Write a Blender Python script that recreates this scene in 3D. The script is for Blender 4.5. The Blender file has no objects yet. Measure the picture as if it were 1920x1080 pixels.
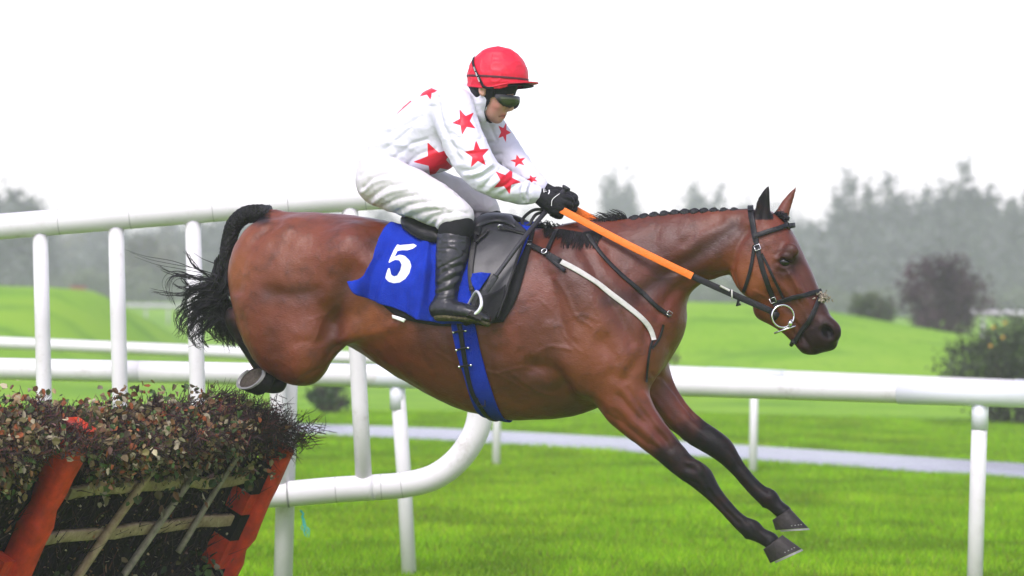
import bpy, bmesh, math, random
import numpy as np
import openvdb
from mathutils import Vector, Matrix
from mathutils.bvhtree import BVHTree

random.seed(7)
RNG = np.random.default_rng(7)
SC = bpy.context.scene
COL = SC.collection
R = math.radians

# ------------------------------------------------------------------ camera
EYE = np.array([0.0, 0.0, 1.52])
ROLL = R(1.0)
F = 5760.0                      # focal length in photo pixels (1920 wide)
UC, VC = 960.0, 560.0           # optical axis in the photo
RIGHT = np.array([math.cos(ROLL), 0, math.sin(ROLL)])
UP = np.array([-math.sin(ROLL), 0, math.cos(ROLL)])
FWD = np.array([0.0, 1.0, 0.0])
cam = bpy.data.cameras.new('camera')
cam_o = bpy.data.objects.new('camera', cam)
COL.objects.link(cam_o)
cam.sensor_width = 36
cam.lens = 36 * F / 1920
cam.shift_y = 20 / 1920
cam.clip_start = 0.1
cam.clip_end = 3000
cam_o.matrix_world = Matrix(((RIGHT[0], UP[0], -FWD[0], EYE[0]), (RIGHT[1], UP[1], -FWD[1], EYE[1]),
                             (RIGHT[2], UP[2], -FWD[2], EYE[2]), (0, 0, 0, 1)))
cam.dof.use_dof = True
cam.dof.focus_distance = 11.8
cam.dof.aperture_fstop = 3.3
SC.camera = cam_o

# ------------------------------------------------------------------ world and sun
SUN_EL, SUN_AZ = R(52), R(200)      # azimuth measured clockwise from +Y: behind the camera, a little left
world = bpy.data.worlds.new('World')
SC.world = world
world.use_nodes = True
wn = world.node_tree
bg = wn.nodes['Background']
sky = wn.nodes.new('ShaderNodeTexSky')
sky.sky_type = 'NISHITA'
sky.sun_disc = False
sky.sun_elevation = SUN_EL
sky.sun_rotation = SUN_AZ
sky.air_density = 1.0
sky.dust_density = 1.5
sky.ozone_density = 1.0
hs = wn.nodes.new('ShaderNodeHueSaturation')     # overcast: the cloud sheet takes most of the blue out
hs.inputs['Saturation'].default_value = 0.50
wn.links.new(sky.outputs[0], hs.inputs['Color'])
tint = wn.nodes.new('ShaderNodeMix')            # white balance of the day: a hint of lilac in the cloud light
tint.data_type = 'RGBA'; tint.blend_type = 'MULTIPLY'; tint.inputs[0].default_value = 1.0
tint.inputs[7].default_value = (1.05, 0.955, 1.06, 1)
wn.links.new(hs.outputs[0], tint.inputs[6]); wn.links.new(tint.outputs[2], bg.inputs['Color'])
bg.inputs['Strength'].default_value = 0.15
sun = bpy.data.lights.new('sun', 'SUN')
sun.energy = 1.3
sun.angle = R(25)
sun.color = (1.0, 0.95, 0.94)
sun_o = bpy.data.objects.new('sun', sun)
COL.objects.link(sun_o)
sd = Vector((math.sin(SUN_AZ) * math.cos(SUN_EL), math.cos(SUN_AZ) * math.cos(SUN_EL), math.sin(SUN_EL)))
sun_o.rotation_euler = (-sd).to_track_quat('-Z', 'Y').to_euler()
SC.view_settings.view_transform = 'Standard'
SC.view_settings.look = 'None'
SC.view_settings.gamma = 1
SC.view_settings.use_curve_mapping = False
SC.view_settings.exposure = 1.0
SC.render.engine = 'CYCLES'
SC.cycles.use_denoising = True
SC.cycles.max_bounces = 8
SC.cycles.volume_bounces = 2
SC.cycles.transparent_max_bounces = 16

# ------------------------------------------------------------------ helpers: projection
def P(u, v, Y):
    """world point that the photo shows at pixel (u,v), Y metres in front of the camera"""
    return EYE + RIGHT * ((u - UC) / F * Y) - UP * ((v - VC) / F * Y) + FWD * Y
def ray(u, v):
    d = RIGHT * ((u - UC) / F) - UP * ((v - VC) / F) + FWD
    return d
def G(u, v, z=0.0):
    d = ray(u, v)
    t = (z - EYE[2]) / d[2]
    return EYE + d * t
def proj(W):
    W = np.asarray(W, float) - EYE
    y = W[..., 1]
    return UC + F * (W @ RIGHT) / y, VC - F * (W @ UP) / y
def sstep(a, b, x):
    t = np.clip((x - a) / (b - a), 0, 1)
    return t * t * (3 - 2 * t)
def vhash(ix, iy, iz):
    h = (ix * 374761393 + iy * 668265263 + iz * 2147483647) & 0x7fffffff
    h = ((h ^ (h >> 13)) * 1274126177) & 0x7fffffff
    return ((h ^ (h >> 16)) & 0xffff) / 65535.0
def vnoise(p):
    """value noise, p (n,3) -> 0..1"""
    p = np.asarray(p, float)
    i = np.floor(p).astype(np.int64)
    f = p - i
    f = f * f * (3 - 2 * f)
    r = 0
    for dx in (0, 1):
        for dy in (0, 1):
            for dz in (0, 1):
                w = (f[:, 0] if dx else 1 - f[:, 0]) * (f[:, 1] if dy else 1 - f[:, 1]) * (f[:, 2] if dz else 1 - f[:, 2])
                r = r + w * vhash(i[:, 0] + dx, i[:, 1] + dy, i[:, 2] + dz)
    return r

# ------------------------------------------------------------------ helpers: objects
def tag(o, label=None, cat=None, group=None, kind=None):
    if label: o['label'] = label
    if cat: o['category'] = cat
    if group: o['group'] = group
    if kind: o['kind'] = kind
    return o
BASE = {}
def thing(name, label, cat, loc, group=None):
    o = bpy.data.objects.new(name, None)
    o.empty_display_size = 0.1
    COL.objects.link(o)
    o.location = loc
    BASE[o] = np.array(loc, float)
    return tag(o, label, cat, group)
def mesh_from(name, V, faces, smooth=True):
    """faces: list of int arrays, each (n,k)"""
    me = bpy.data.meshes.new(name)
    V = np.ascontiguousarray(V, np.float32)
    faces = [np.asarray(f, np.int32) for f in faces if len(f)]
    nl = sum(f.size for f in faces)
    nf = sum(len(f) for f in faces)
    me.vertices.add(len(V)); me.loops.add(nl); me.polygons.add(nf)
    me.vertices.foreach_set('co', V.ravel())
    me.loops.foreach_set('vertex_index', np.concatenate([f.ravel() for f in faces]))
    starts = []; s = 0
    for f in faces:
        starts.append(s + np.arange(len(f)) * f.shape[1]); s += f.size
    me.polygons.foreach_set('loop_start', np.concatenate(starts).astype(np.int32))
    me.polygons.foreach_set('use_smooth', np.full(nf, smooth))
    me.update(calc_edges=True)
    me.validate()
    return me
def obj(name, V, faces, mat, parent=None, loc=None, smooth=True, attrs=None):
    """V in world coordinates; parts keep the origin of their thing"""
    V = np.asarray(V, float)
    if parent is not None:
        base = BASE[parent]; 
    else:
        base = np.array(loc if loc is not None else (0, 0, 0), float)
    me = mesh_from(name, V - base, faces, smooth)
    if attrs:
        for k, a in attrs.items():
            a = np.asarray(a, np.float32)
            if a.ndim == 1:
                me.attributes.new(k, 'FLOAT', 'POINT').data.foreach_set('value', a)
            else:
                c = np.ones((len(a), 4), np.float32); c[:, :3] = a
                me.attributes.new(k, 'FLOAT_COLOR', 'POINT').data.foreach_set('color', c.ravel())
    if mat: me.materials.append(mat)
    o = bpy.data.objects.new(name, me)
    COL.objects.link(o)
    if parent is not None:
        o.parent = parent
    else:
        o.location = base
    BASE[o] = base
    return o
class MB:
    """collects shapes into one mesh"""
    def __init__(s): s.V = []; s.F = {}; s.n = 0
    def add(s, V, faces):
        V = np.asarray(V, float)
        for f in faces:
            f = np.asarray(f, int)
            if len(f): s.F.setdefault(f.shape[1], []).append(f + s.n)
        s.V.append(V); s.n += len(V)
    def tube(s, pts, rad, seg=10, cap=True, flat=1.0, updir=None):
        V, fs = tube(pts, rad, seg, cap, flat, updir); s.add(V, fs)
    def box(s, c, ax, ay, az):
        c, ax, ay, az = map(np.asarray, (c, ax, ay, az))
        V = [c + i * ax + j * ay + k * az for i in (-1, 1) for j in (-1, 1) for k in (-1, 1)]
        s.add(V, [[(0, 1, 3, 2), (4, 6, 7, 5), (0, 4, 5, 1), (2, 3, 7, 6), (0, 2, 6, 4), (1, 5, 7, 3)]])
    def build(s, name, mat, parent=None, loc=None, smooth=True, attrs=None):
        return obj(name, np.concatenate(s.V), [np.concatenate(f) for f in s.F.values()], mat, parent, loc, smooth, attrs)
def catmull(pts, n):
    """smooth curve through pts (k,d); n samples per span"""
    p = np.asarray(pts, float)
    if len(p) == 2:
        t = np.linspace(0, 1, n + 1)[:, None]
        return p[0] * (1 - t) + p[1] * t
    q = np.vstack([2 * p[0] - p[1], p, 2 * p[-1] - p[-2]])
    out = []
    t = np.linspace(0, 1, n, endpoint=False)[:, None]
    for i in range(len(p) - 1):
        a, b, c, d = q[i:i + 4]
        out.append(0.5 * ((2 * b) + (c - a) * t + (2 * a - 5 * b + 4 * c - d) * t ** 2 + (3 * b - a - 3 * c + d) * t ** 3))
    out.append(p[-1:])
    return np.vstack(out)
def frames(pts, up=None):
    pts = np.asarray(pts, float)
    T = np.gradient(pts, axis=0)
    T /= np.linalg.norm(T, axis=1, keepdims=True) + 1e-12
    if up is None:
        up = np.array([0, 0, 1.0]) if abs(T[0][2]) < 0.9 else np.array([0, 1.0, 0])
    N = np.zeros_like(T); n = np.asarray(up, float)
    for i in range(len(T)):
        n = n - T[i] * n.dot(T[i]); L = np.linalg.norm(n)
        if L < 1e-6:
            n = np.cross(T[i], [1, 0.3, 0.2]); L = np.linalg.norm(n)
        n = n / L; N[i] = n
    return T, N, np.cross(T, N)
def tube(pts, rad, seg=10, cap=True, flat=1.0, updir=None):
    pts = np.asarray(pts, float); k = len(pts)
    rad = np.broadcast_to(np.asarray(rad, float), (k,))
    T, N, B = frames(pts, updir)
    a = np.arange(seg) / seg * 2 * math.pi
    V = pts[:, None] + rad[:, None, None] * (np.cos(a)[None, :, None] * N[:, None] * flat + np.sin(a)[None, :, None] * B[:, None])
    V = V.reshape(-1, 3)
    i = np.arange(k - 1)[:, None] * seg; j = np.arange(seg)[None]; j2 = (j + 1) % seg
    q = np.stack([i + j, i + j2, i + seg + j2, i + seg + j], -1).reshape(-1, 4)
    fs = [q]
    if cap:
        V = np.vstack([V, pts[0], pts[-1]])
        c0, c1 = k * seg, k * seg + 1
        jj = np.arange(seg); jn = (jj + 1) % seg
        fs.append(np.concatenate([np.stack([np.full(seg, c0), jn, jj], -1),
                                  np.stack([np.full(seg, c1), (k - 1) * seg + jj, (k - 1) * seg + jn], -1)]))
    return V, fs
def ribbon(pts, nrm, width, thick):
    """strap: rectangular section with slightly rounded edges, nrm = outward normals"""
    pts = np.asarray(pts, float); nrm = np.asarray(nrm, float)
    T = np.gradient(pts, axis=0); T /= np.linalg.norm(T, axis=1, keepdims=True) + 1e-12
    S = np.cross(T, nrm); S /= np.linalg.norm(S, axis=1, keepdims=True) + 1e-12
    Nn = np.cross(S, T)
    w = np.broadcast_to(np.asarray(width, float), (len(pts),))[:, None] / 2
    sec = [(-1, 0), (-0.96, .8), (-.8, 1), (.8, 1), (.96, .8), (1, 0)]
    k = len(sec)
    V = np.stack([pts + S * w * a + Nn * thick * b for a, b in sec], 1).reshape(-1, 3)
    i = np.arange(len(pts) - 1)[:, None] * k; j = np.arange(k)[None]; j2 = (j + 1) % k
    q = np.stack([i + j, i + j2, i + k + j2, i + k + j], -1).reshape(-1, 4)
    e = len(pts) * k - k
    return V, [q, [tuple(range(k)), tuple(e + k - 1 - x for x in range(k))]]
def resample(pts, step):
    pts = np.asarray(pts, float)
    L = np.r_[0, np.cumsum(np.linalg.norm(np.diff(pts, axis=0), axis=1))]
    n = max(2, int(L[-1] / step) + 1)
    s = np.linspace(0, L[-1], n)
    return np.stack([np.interp(s, L, pts[:, i]) for i in range(pts.shape[1])], 1)
def wrap_tris(V, F, n): return V, F

# ------------------------------------------------------------------ helpers: materials
def nodes(m): return m.node_tree.nodes, m.node_tree.links
def mat(name, col, rough=0.6, spec=0.5, noise=0.0, nscale=20, bump=0.0, bscale=60, col2=None, metal=0.0, sheen=0, trans=0, stretch=None, coat=0):
    m = bpy.data.materials.new(name); m.use_nodes = True
    N, L = nodes(m); b = N['Principled BSDF']
    b.inputs['Base Color'].default_value = (*col, 1)
    b.inputs['Roughness'].default_value = rough
    b.inputs['Specular IOR Level'].default_value = spec
    b.inputs['Metallic'].default_value = metal
    if sheen: b.inputs['Sheen Weight'].default_value = sheen
    if coat: b.inputs['Coat Weight'].default_value = coat
    tc = N.new('ShaderNodeTexCoord'); src = tc.outputs['Object']
    if stretch:
        mp = N.new('ShaderNodeMapping'); mp.inputs['Scale'].default_value = stretch
        L.new(src, mp.inputs[0]); src = mp.outputs[0]
    m['src'] = 1
    if noise > 0 or col2 is not None:
        t = N.new('ShaderNodeTexNoise'); t.inputs['Scale'].default_value = nscale; t.inputs['Detail'].default_value = 6
        t.inputs['Roughness'].default_value = 0.65
        L.new(src, t.inputs['Vector'])
        r = N.new('ShaderNodeValToRGB')
        r.color_ramp.elements[0].position = 0.3; r.color_ramp.elements[1].position = 0.7
        c2 = col2 if col2 is not None else tuple(min(1, c * (1 + noise)) for c in col)
        c1 = col if col2 is not None else tuple(c * (1 - noise) for c in col)
        r.color_ramp.elements[0].color = (*c1, 1); r.color_ramp.elements[1].color = (*c2, 1)
        L.new(t.outputs['Fac'], r.inputs[0]); L.new(r.outputs[0], b.inputs['Base Color'])
    if bump > 0:
        t2 = N.new('ShaderNodeTexNoise'); t2.inputs['Scale'].default_value = bscale; t2.inputs['Detail'].default_value = 5
        L.new(src, t2.inputs['Vector'])
        bp = N.new('ShaderNodeBump'); bp.inputs['Strength'].default_value = bump; bp.inputs['Distance'].default_value = 0.01
        L.new(t2.outputs['Fac'], bp.inputs['Height']); L.new(bp.outputs[0], b.inputs['Normal'])
    if trans:
        tr = N.new('ShaderNodeBsdfTranslucent'); mx = N.new('ShaderNodeMixShader'); mx.inputs[0].default_value = trans
        bc = b.inputs['Base Color']
        if bc.is_linked: L.new(bc.links[0].from_socket, tr.inputs[0])
        else: tr.inputs[0].default_value = (*col, 1)
        L.new(b.outputs[0], mx.inputs[1]); L.new(tr.outputs[0], mx.inputs[2])
        L.new(mx.outputs[0], N['Material Output'].inputs[0])
    return m
def attr_node(m, name):
    a = m.node_tree.nodes.new('ShaderNodeAttribute'); a.attribute_name = name; return a
def mix_in(m, fac_sock, col, target='Base Color'):
    """mix colour col over whatever feeds the base colour by fac_sock"""
    N, L = nodes(m); b = N['Principled BSDF']; s = b.inputs[target]
    mx = N.new('ShaderNodeMix'); mx.data_type = 'RGBA'
    if s.is_linked: L.new(s.links[0].from_socket, mx.inputs[6])
    else: mx.inputs[6].default_value = s.default_value[:]
    mx.inputs[7].default_value = (*col, 1)
    L.new(fac_sock, mx.inputs[0]); L.new(mx.outputs[2], s)
    return mx
def step_node(m, sock, lo, hi):
    N, L = nodes(m)
    r = N.new('ShaderNodeMapRange'); r.inputs['From Min'].default_value = lo; r.inputs['From Max'].default_value = hi
    r.interpolation_type = 'SMOOTHSTEP'
    L.new(sock, r.inputs['Value']); return r.outputs[0]
def vcol_mat(name, rough=0.6, spec=0.3, trans=0.0, bump=0):
    m = mat(name, (.5, .5, .5), rough, spec)
    N, L = nodes(m); a = attr_node(m, 'tint'); b = N['Principled BSDF']
    L.new(a.outputs['Color'], b.inputs['Base Color'])
    if trans:
        tr = N.new('ShaderNodeBsdfTranslucent'); mx = N.new('ShaderNodeMixShader'); mx.inputs[0].default_value = trans
        L.new(a.outputs['Color'], tr.inputs[0]); L.new(b.outputs[0], mx.inputs[1]); L.new(tr.outputs[0], mx.inputs[2])
        L.new(mx.outputs[0], N['Material Output'].inputs[0])
    return m

# ------------------------------------------------------------------ helpers: solid modelling on a distance field
class Field:
    def __init__(s, lo, hi, h):
        s.lo = np.array(lo, float); s.h = h
        s.n = np.ceil((np.array(hi) - s.lo) / h).astype(int) + 1
        s.a = np.full(tuple(s.n), 80.0, np.float32)
        s.ax = [(s.lo[i] + h * np.arange(s.n[i])).astype(np.float32) for i in range(3)]
    def sl(s, lo, hi):
        i0 = np.clip(np.floor((np.array(lo) - s.lo) / s.h).astype(int), 0, s.n)
        i1 = np.clip(np.ceil((np.array(hi) - s.lo) / s.h).astype(int) + 1, 0, s.n)
        return tuple(slice(a, b) for a, b in zip(i0, i1))
    def pts(s, sl):
        return np.meshgrid(s.ax[0][sl[0]], s.ax[1][sl[1]], s.ax[2][sl[2]], indexing='ij', sparse=True)
    def put(s, sl, d, k, op='u'):
        a = s.a[sl]
        if op == 'u':
            hh = np.maximum(k - np.abs(a - d), 0) / max(k, 1e-6)
            s.a[sl] = np.minimum(a, d) - hh * hh * k / 4
        else:                                   # carve
            d = -d
            hh = np.maximum(k - np.abs(a - d), 0) / max(k, 1e-6)
            s.a[sl] = np.maximum(a, d) + hh * hh * k / 4
    def chain(s, C, k=12, n=6, p=2.0, grow=0.0, op='u'):
        """C rows: x, v, y, a (half size in the picture plane), b (half depth)"""
        Q = catmull(np.asarray(C, float), n); Q[:, 3:] = np.maximum(Q[:, 3:] + grow, 0.5)
        m = k + 5 * s.h
        r = Q[:, 3:].max(1)[:, None]
        lo = (Q[:, :3] - r).min(0) - m; hi = (Q[:, :3] + r).max(0) + m
        SL = s.sl(lo, hi)
        loc = np.full(s.a[SL].shape, 80.0, np.float32)
        off = [x.start for x in SL]
        for i in range(len(Q) - 1):
            A, B = Q[i], Q[i + 1]; rr = max(A[3], A[4], B[3], B[4]) + m
            sl = s.sl(np.minimum(A[:3], B[:3]) - rr, np.maximum(A[:3], B[:3]) + rr)
            sl = tuple(slice(max(q.start, w.start), min(q.stop, w.stop)) for q, w in zip(sl, SL))
            X, Vv, Yy = s.pts(sl)
            d = seg_d(X, Vv, Yy, A, B, p)
            l2 = tuple(slice(q.start - o, q.stop - o) for q, o in zip(sl, off))
            loc[l2] = np.minimum(loc[l2], d)
        s.put(SL, loc, k, op)
    def ell(s, c, r, k=12, rot=0.0, op='u'):
        """ellipsoid; rot turns it in the picture plane (degrees, clockwise on screen)"""
        m = k + 5 * s.h; R_ = max(r)
        sl = s.sl(np.array(c) - R_ - m, np.array(c) + R_ + m)
        X, Vv, Yy = s.pts(sl)
        s.put(sl, ell_d(X, Vv, Yy, c, r, rot), k, op)
    def mesh(s):
        g = openvdb.FloatGrid(80.0)
        g.copyFromArray(s.a)
        o = g.convertToPolygons(isovalue=0.0, adaptivity=0.0)
        pts, tr, qu = o
        V = s.lo + np.asarray(pts, float) * s.h
        fs = []
        if len(tr): fs.append(np.asarray(tr, np.int64))
        if len(qu): fs.append(np.asarray(qu, np.int64))
        sv = sum(float((np.cross(V[q[:, 1]] - V[q[:, 0]], V[q[:, -1]] - V[q[:, 0]]) * (V[q[:, 0]] - V.mean(0))).sum()) for q in fs)
        if sv < 0: fs = [q[:, ::-1] for q in fs]
        return V, fs
def seg_d(X, Vv, Yy, A, B, p=2.0):
    ab = B[:3] - A[:3]; L2 = max(float(ab @ ab), 1e-6)
    t = np.clip(((X - A[0]) * ab[0] + (Vv - A[1]) * ab[1] + (Yy - A[2]) * ab[2]) / L2, 0, 1)
    qx = X - A[0] - t * ab[0]; qv = Vv - A[1] - t * ab[1]; qy = Yy - A[2] - t * ab[2]
    a = A[3] + t * (B[3] - A[3]); b = A[4] + t * (B[4] - A[4])
    i2 = qx * qx + qv * qv; w2 = qy * qy
    if p == 2.0:
        k1 = np.sqrt(i2 / (a * a) + w2 / (b * b)) + 1e-6
        k2 = np.sqrt(i2 / a ** 4 + w2 / b ** 4) + 1e-9
        return (k1 * (k1 - 1) / k2).astype(np.float32)
    k1 = ((np.sqrt(i2) / a) ** p + (np.abs(qy) / b) ** p) ** (1 / p)
    return ((k1 - 1) * np.minimum(a, b)).astype(np.float32)
def ell_d(X, Vv, Yy, c, r, rot=0.0):
    cr, sr = math.cos(R(rot)), math.sin(R(rot))
    dx = X - c[0]; dv = Vv - c[1]
    lx = (dx * cr + dv * sr) / r[0]; lv = (-dx * sr + dv * cr) / r[1]; ly = (Yy - c[2]) / r[2]
    k1 = np.sqrt(lx * lx + lv * lv + ly * ly) + 1e-6
    k2 = np.sqrt((lx / r[0]) ** 2 + (lv / r[1]) ** 2 + (ly / r[2]) ** 2) + 1e-9
    return (k1 * (k1 - 1) / k2).astype(np.float32)
def chain_d(Pm, C, n=6, grow=0.0):
    Q = catmull(np.asarray(C, float), n); Q[:, 3:] += grow
    d = np.full(len(Pm), 1e3, np.float32)
    for i in range(len(Q) - 1):
        d = np.minimum(d, seg_d(Pm[:, 0], Pm[:, 1], Pm[:, 2], Q[i], Q[i + 1]))
    return d

# the horse and its rider share one frame: x along the horse (its head nearer the camera), v down, y to its far side; 480 units to the metre
TH = R(15); CT, ST = math.cos(TH), math.sin(TH)
def HM(u, v, y):
    U = u - UC
    x = (U * (F + CT * y) - F * ST * y) / (F * CT + U * ST)
    sc = (F - ST * x + CT * y) / F
    return x, (v - VC) * sc, sc
def hp(u, v, y=0.0, a=None, b=None):
    x, m, sc = HM(u, v, y)
    if a is None: return (x, m, y)
    return (x, m, y, a * sc, (b if b is not None else a) * sc)
def HC(rows): return [hp(*r) for r in rows]
def hw(M):
    M = np.asarray(M, float)
    X = (M[:, 0] * CT + M[:, 2] * ST) / 480; Y = 12 + (-M[:, 0] * ST + M[:, 2] * CT) / 480; Z = -M[:, 1] / 480
    return EYE + X[:, None] * RIGHT + Z[:, None] * UP + Y[:, None] * FWD
def wh(W):
    d = np.asarray(W, float) - EYE
    X = d @ RIGHT * 480; Y = (d[:, 1] - 12) * 480; Z = -(d @ UP) * 480
    return np.stack([X * CT - Y * ST, Z, X * ST + Y * CT], 1)
def mirror_w(W):
    m = wh(W); m[:, 2] *= -1
    return hw(m)
def near_px(M):
    """pixel position of model points, far side folded onto the near side"""
    q = np.array(M, float); q[:, 2] = -np.abs(q[:, 2])
    return proj(hw(q))
def poly_dist(u, v, line):
    line = np.asarray(line, float); d = np.full(len(u), 1e9)
    for (ax, ay), (bx, by) in zip(line[:-1], line[1:]):
        l2 = (bx - ax) ** 2 + (by - ay) ** 2 + 1e-9
        t = np.clip(((u - ax) * (bx - ax) + (v - ay) * (by - ay)) / l2, 0, 1)
        d = np.minimum(d, np.hypot(u - ax - t * (bx - ax), v - ay - t * (by - ay)))
    return d
def poly_sd(u, v, poly):
    """signed distance to a closed polygon, negative inside"""
    poly = np.asarray(poly, float)
    d = poly_dist(u, v, np.vstack([poly, poly[:1]]))
    ins = np.zeros(len(u), bool)
    for (ax, ay), (bx, by) in zip(poly, np.roll(poly, -1, 0)):
        c = (ay > v) != (by > v)
        ins ^= c & (u < (bx - ax) * (v - ay) / (by - ay + 1e-12) + ax)
    return np.where(ins, -d, d)
def vnormals(V, faces):
    N = np.zeros_like(V)
    for f in faces:
        n = np.cross(V[f[:, 1]] - V[f[:, 0]], V[f[:, -1]] - V[f[:, 0]])
        for i in range(f.shape[1]):
            for c in range(3):
                N[:, c] += np.bincount(f[:, i], n[:, c], len(V))
    return N / (np.linalg.norm(N, axis=1, keepdims=True) + 1e-12)
def smooth_mesh(V, faces, it=2, lam=0.5):
    E = np.concatenate([np.stack([f[:, i], f[:, (i + 1) % f.shape[1]]], 1) for f in faces for i in range(f.shape[1])])
    for _ in range(it):
        cnt = np.bincount(E[:, 0], minlength=len(V)) + 1e-9
        A = np.stack([np.bincount(E[:, 0], V[E[:, 1], c], len(V)) for c in range(3)], 1) / cnt[:, None]
        V = V + lam * (A - V)
    return V
def sculpt(M, faces, marks):
    """raise or sink bands along lines drawn on the side view; each mark: (height, width, [(u,v)...])"""
    N = vnormals(M, faces)
    u, v = near_px(M); h = np.zeros(len(M))
    side = sstep(0.0, 0.5, np.abs(N[:, 2]))
    for hh, w, line in marks:
        line = np.asarray(line, float)
        bb = (u > line[:, 0].min() - 3 * w) & (u < line[:, 0].max() + 3 * w) & (v > line[:, 1].min() - 3 * w) & (v < line[:, 1].max() + 3 * w)
        ln = catmull(line, 6) if len(line) > 2 else line
        if len(line) == 1: d = np.hypot(u[bb] - line[0, 0], v[bb] - line[0, 1])
        else: d = poly_dist(u[bb], v[bb], ln)
        # fade out towards the ends of the line
        h[bb] += hh * np.exp(-(d / w) ** 2)
    return M + N * (h * side)[:, None]
# ================================================================== GROUND
def ground_z(x, y):
    x = np.asarray(x, float); y = np.asarray(y, float)
    # landscaped mounds beyond the course
    right = 1.50 * np.exp(-((y - 60) / 10) ** 2) * (sstep(-1.5, 3.2, x) * (1 - 0.42 * sstep(4.5, 10.5, x)) * (1 - sstep(14, 22, x)))
    right += 0.10 * np.exp(-((y - 50) / 2.2) ** 2) * sstep(0.5, 3, x) * (1 - sstep(6, 9, x)) * np.sin((x - y * .35) * 0.9)
    left = 1.62 * np.exp(-((y - 62) / 12) ** 2) * (1 - sstep(-8.9, -6.2, x)) * sstep(-40, -26, x)
    far = 0.82 * sstep(66, 130, y)
    und = 0.05 * np.sin(x * 0.35 + 1) * np.sin(y * 0.22) * sstep(20, 30, y)
    return np.maximum(right, np.maximum(left, far)) + und
gx = np.unique(np.concatenate([np.linspace(-600, -40, 24), np.linspace(-40, 40, 121), np.linspace(40, 600, 24)]))
gy = np.unique(np.concatenate([np.linspace(-60, 10, 12), np.linspace(10, 100, 151), np.linspace(100, 260, 40), np.linspace(260, 900, 20)]))
GX, GY = np.meshgrid(gx, gy, indexing='ij')
nyy = len(gy)
Vg = np.stack([GX.ravel(), GY.ravel(), ground_z(GX, GY).ravel()], 1)
ii = (np.arange(len(gx) - 1)[:, None] * nyy + np.arange(nyy - 1)[None]).ravel()
Qg = np.stack([ii, ii + nyy, ii + nyy + 1, ii + 1], 1)
M_ground = mat('lawn', (.130, .285, .008), 0.9, 0.08, col2=(.205, .355, .03), nscale=0.55, bump=0.4, bscale=30)
N_, L_ = nodes(M_ground)
# fine mottling and mowing bands
t1 = N_.new('ShaderNodeTexNoise'); t1.inputs['Scale'].default_value = 6; t1.inputs['Detail'].default_value = 8; t1.inputs['Roughness'].default_value = .75
mp1 = N_.new('ShaderNodeMapping'); mp1.inputs['Scale'].default_value = (1, .35, 1)
tc1 = N_.new('ShaderNodeTexCoord'); L_.new(tc1.outputs['Object'], mp1.inputs[0]); L_.new(mp1.outputs[0], t1.inputs['Vector'])
mix_in(M_ground, step_node(M_ground, t1.outputs['Fac'], .52, .75), (.06, .165, .006))
t2 = N_.new('ShaderNodeTexNoise'); t2.inputs['Scale'].default_value = .18; t2.inputs['Detail'].default_value = 3
L_.new(tc1.outputs['Object'], t2.inputs['Vector'])
mix_in(M_ground, step_node(M_ground, t2.outputs['Fac'], .45, .7), (.19, .34, .02))
t3 = N_.new('ShaderNodeTexNoise'); t3.inputs['Scale'].default_value = .45; t3.inputs['Detail'].default_value = 5; t3.inputs['Roughness'].default_value = .6
mp3 = N_.new('ShaderNodeMapping'); mp3.inputs['Scale'].default_value = (.5, 1.3, 1); L_.new(tc1.outputs['Object'], mp3.inputs[0]); L_.new(mp3.outputs[0], t3.inputs['Vector'])
mix_in(M_ground, step_node(M_ground, t3.outputs['Fac'], .48, .72), (.07, .19, .01))
ground = tag(obj('ground', Vg, [Qg], M_ground), kind='structure')

# tarmac path, wet and pale
pc = np.array([[-60, 56], [-22, 44.0], [-9, 38.2], [-2.28, 34.4], [1.2, 31.6], [4.63, 28.6], [9, 24.9], [16, 18.5], [22, 12]])
pcs = resample(catmull(pc, 12), .5)
T_ = np.gradient(pcs, axis=0); T_ /= np.linalg.norm(T_, axis=1, keepdims=True); S_ = np.stack([-T_[:, 1], T_[:, 0]], 1)
rows = []
for k in np.linspace(-1, 1, 7):
    q = pcs + S_ * 1.02 * k
    rows.append(np.c_[q, ground_z(q[:, 0], q[:, 1]) + 0.03 * (1 - k ** 6) + 0.006])
Vp = np.stack(rows, 1).reshape(-1, 3)
ii = (np.arange(len(pcs) - 1)[:, None] * 7 + np.arange(6)[None]).ravel()
M_path = mat('wet_tarmac', (.20, .195, .215), 0.25, 0.5, noise=.25, nscale=3, bump=.15, bscale=80)
tag(obj('path', Vp, [np.stack([ii, ii + 7, ii + 8, ii + 1], 1)[:, ::-1]], M_path), kind='structure')

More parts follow.
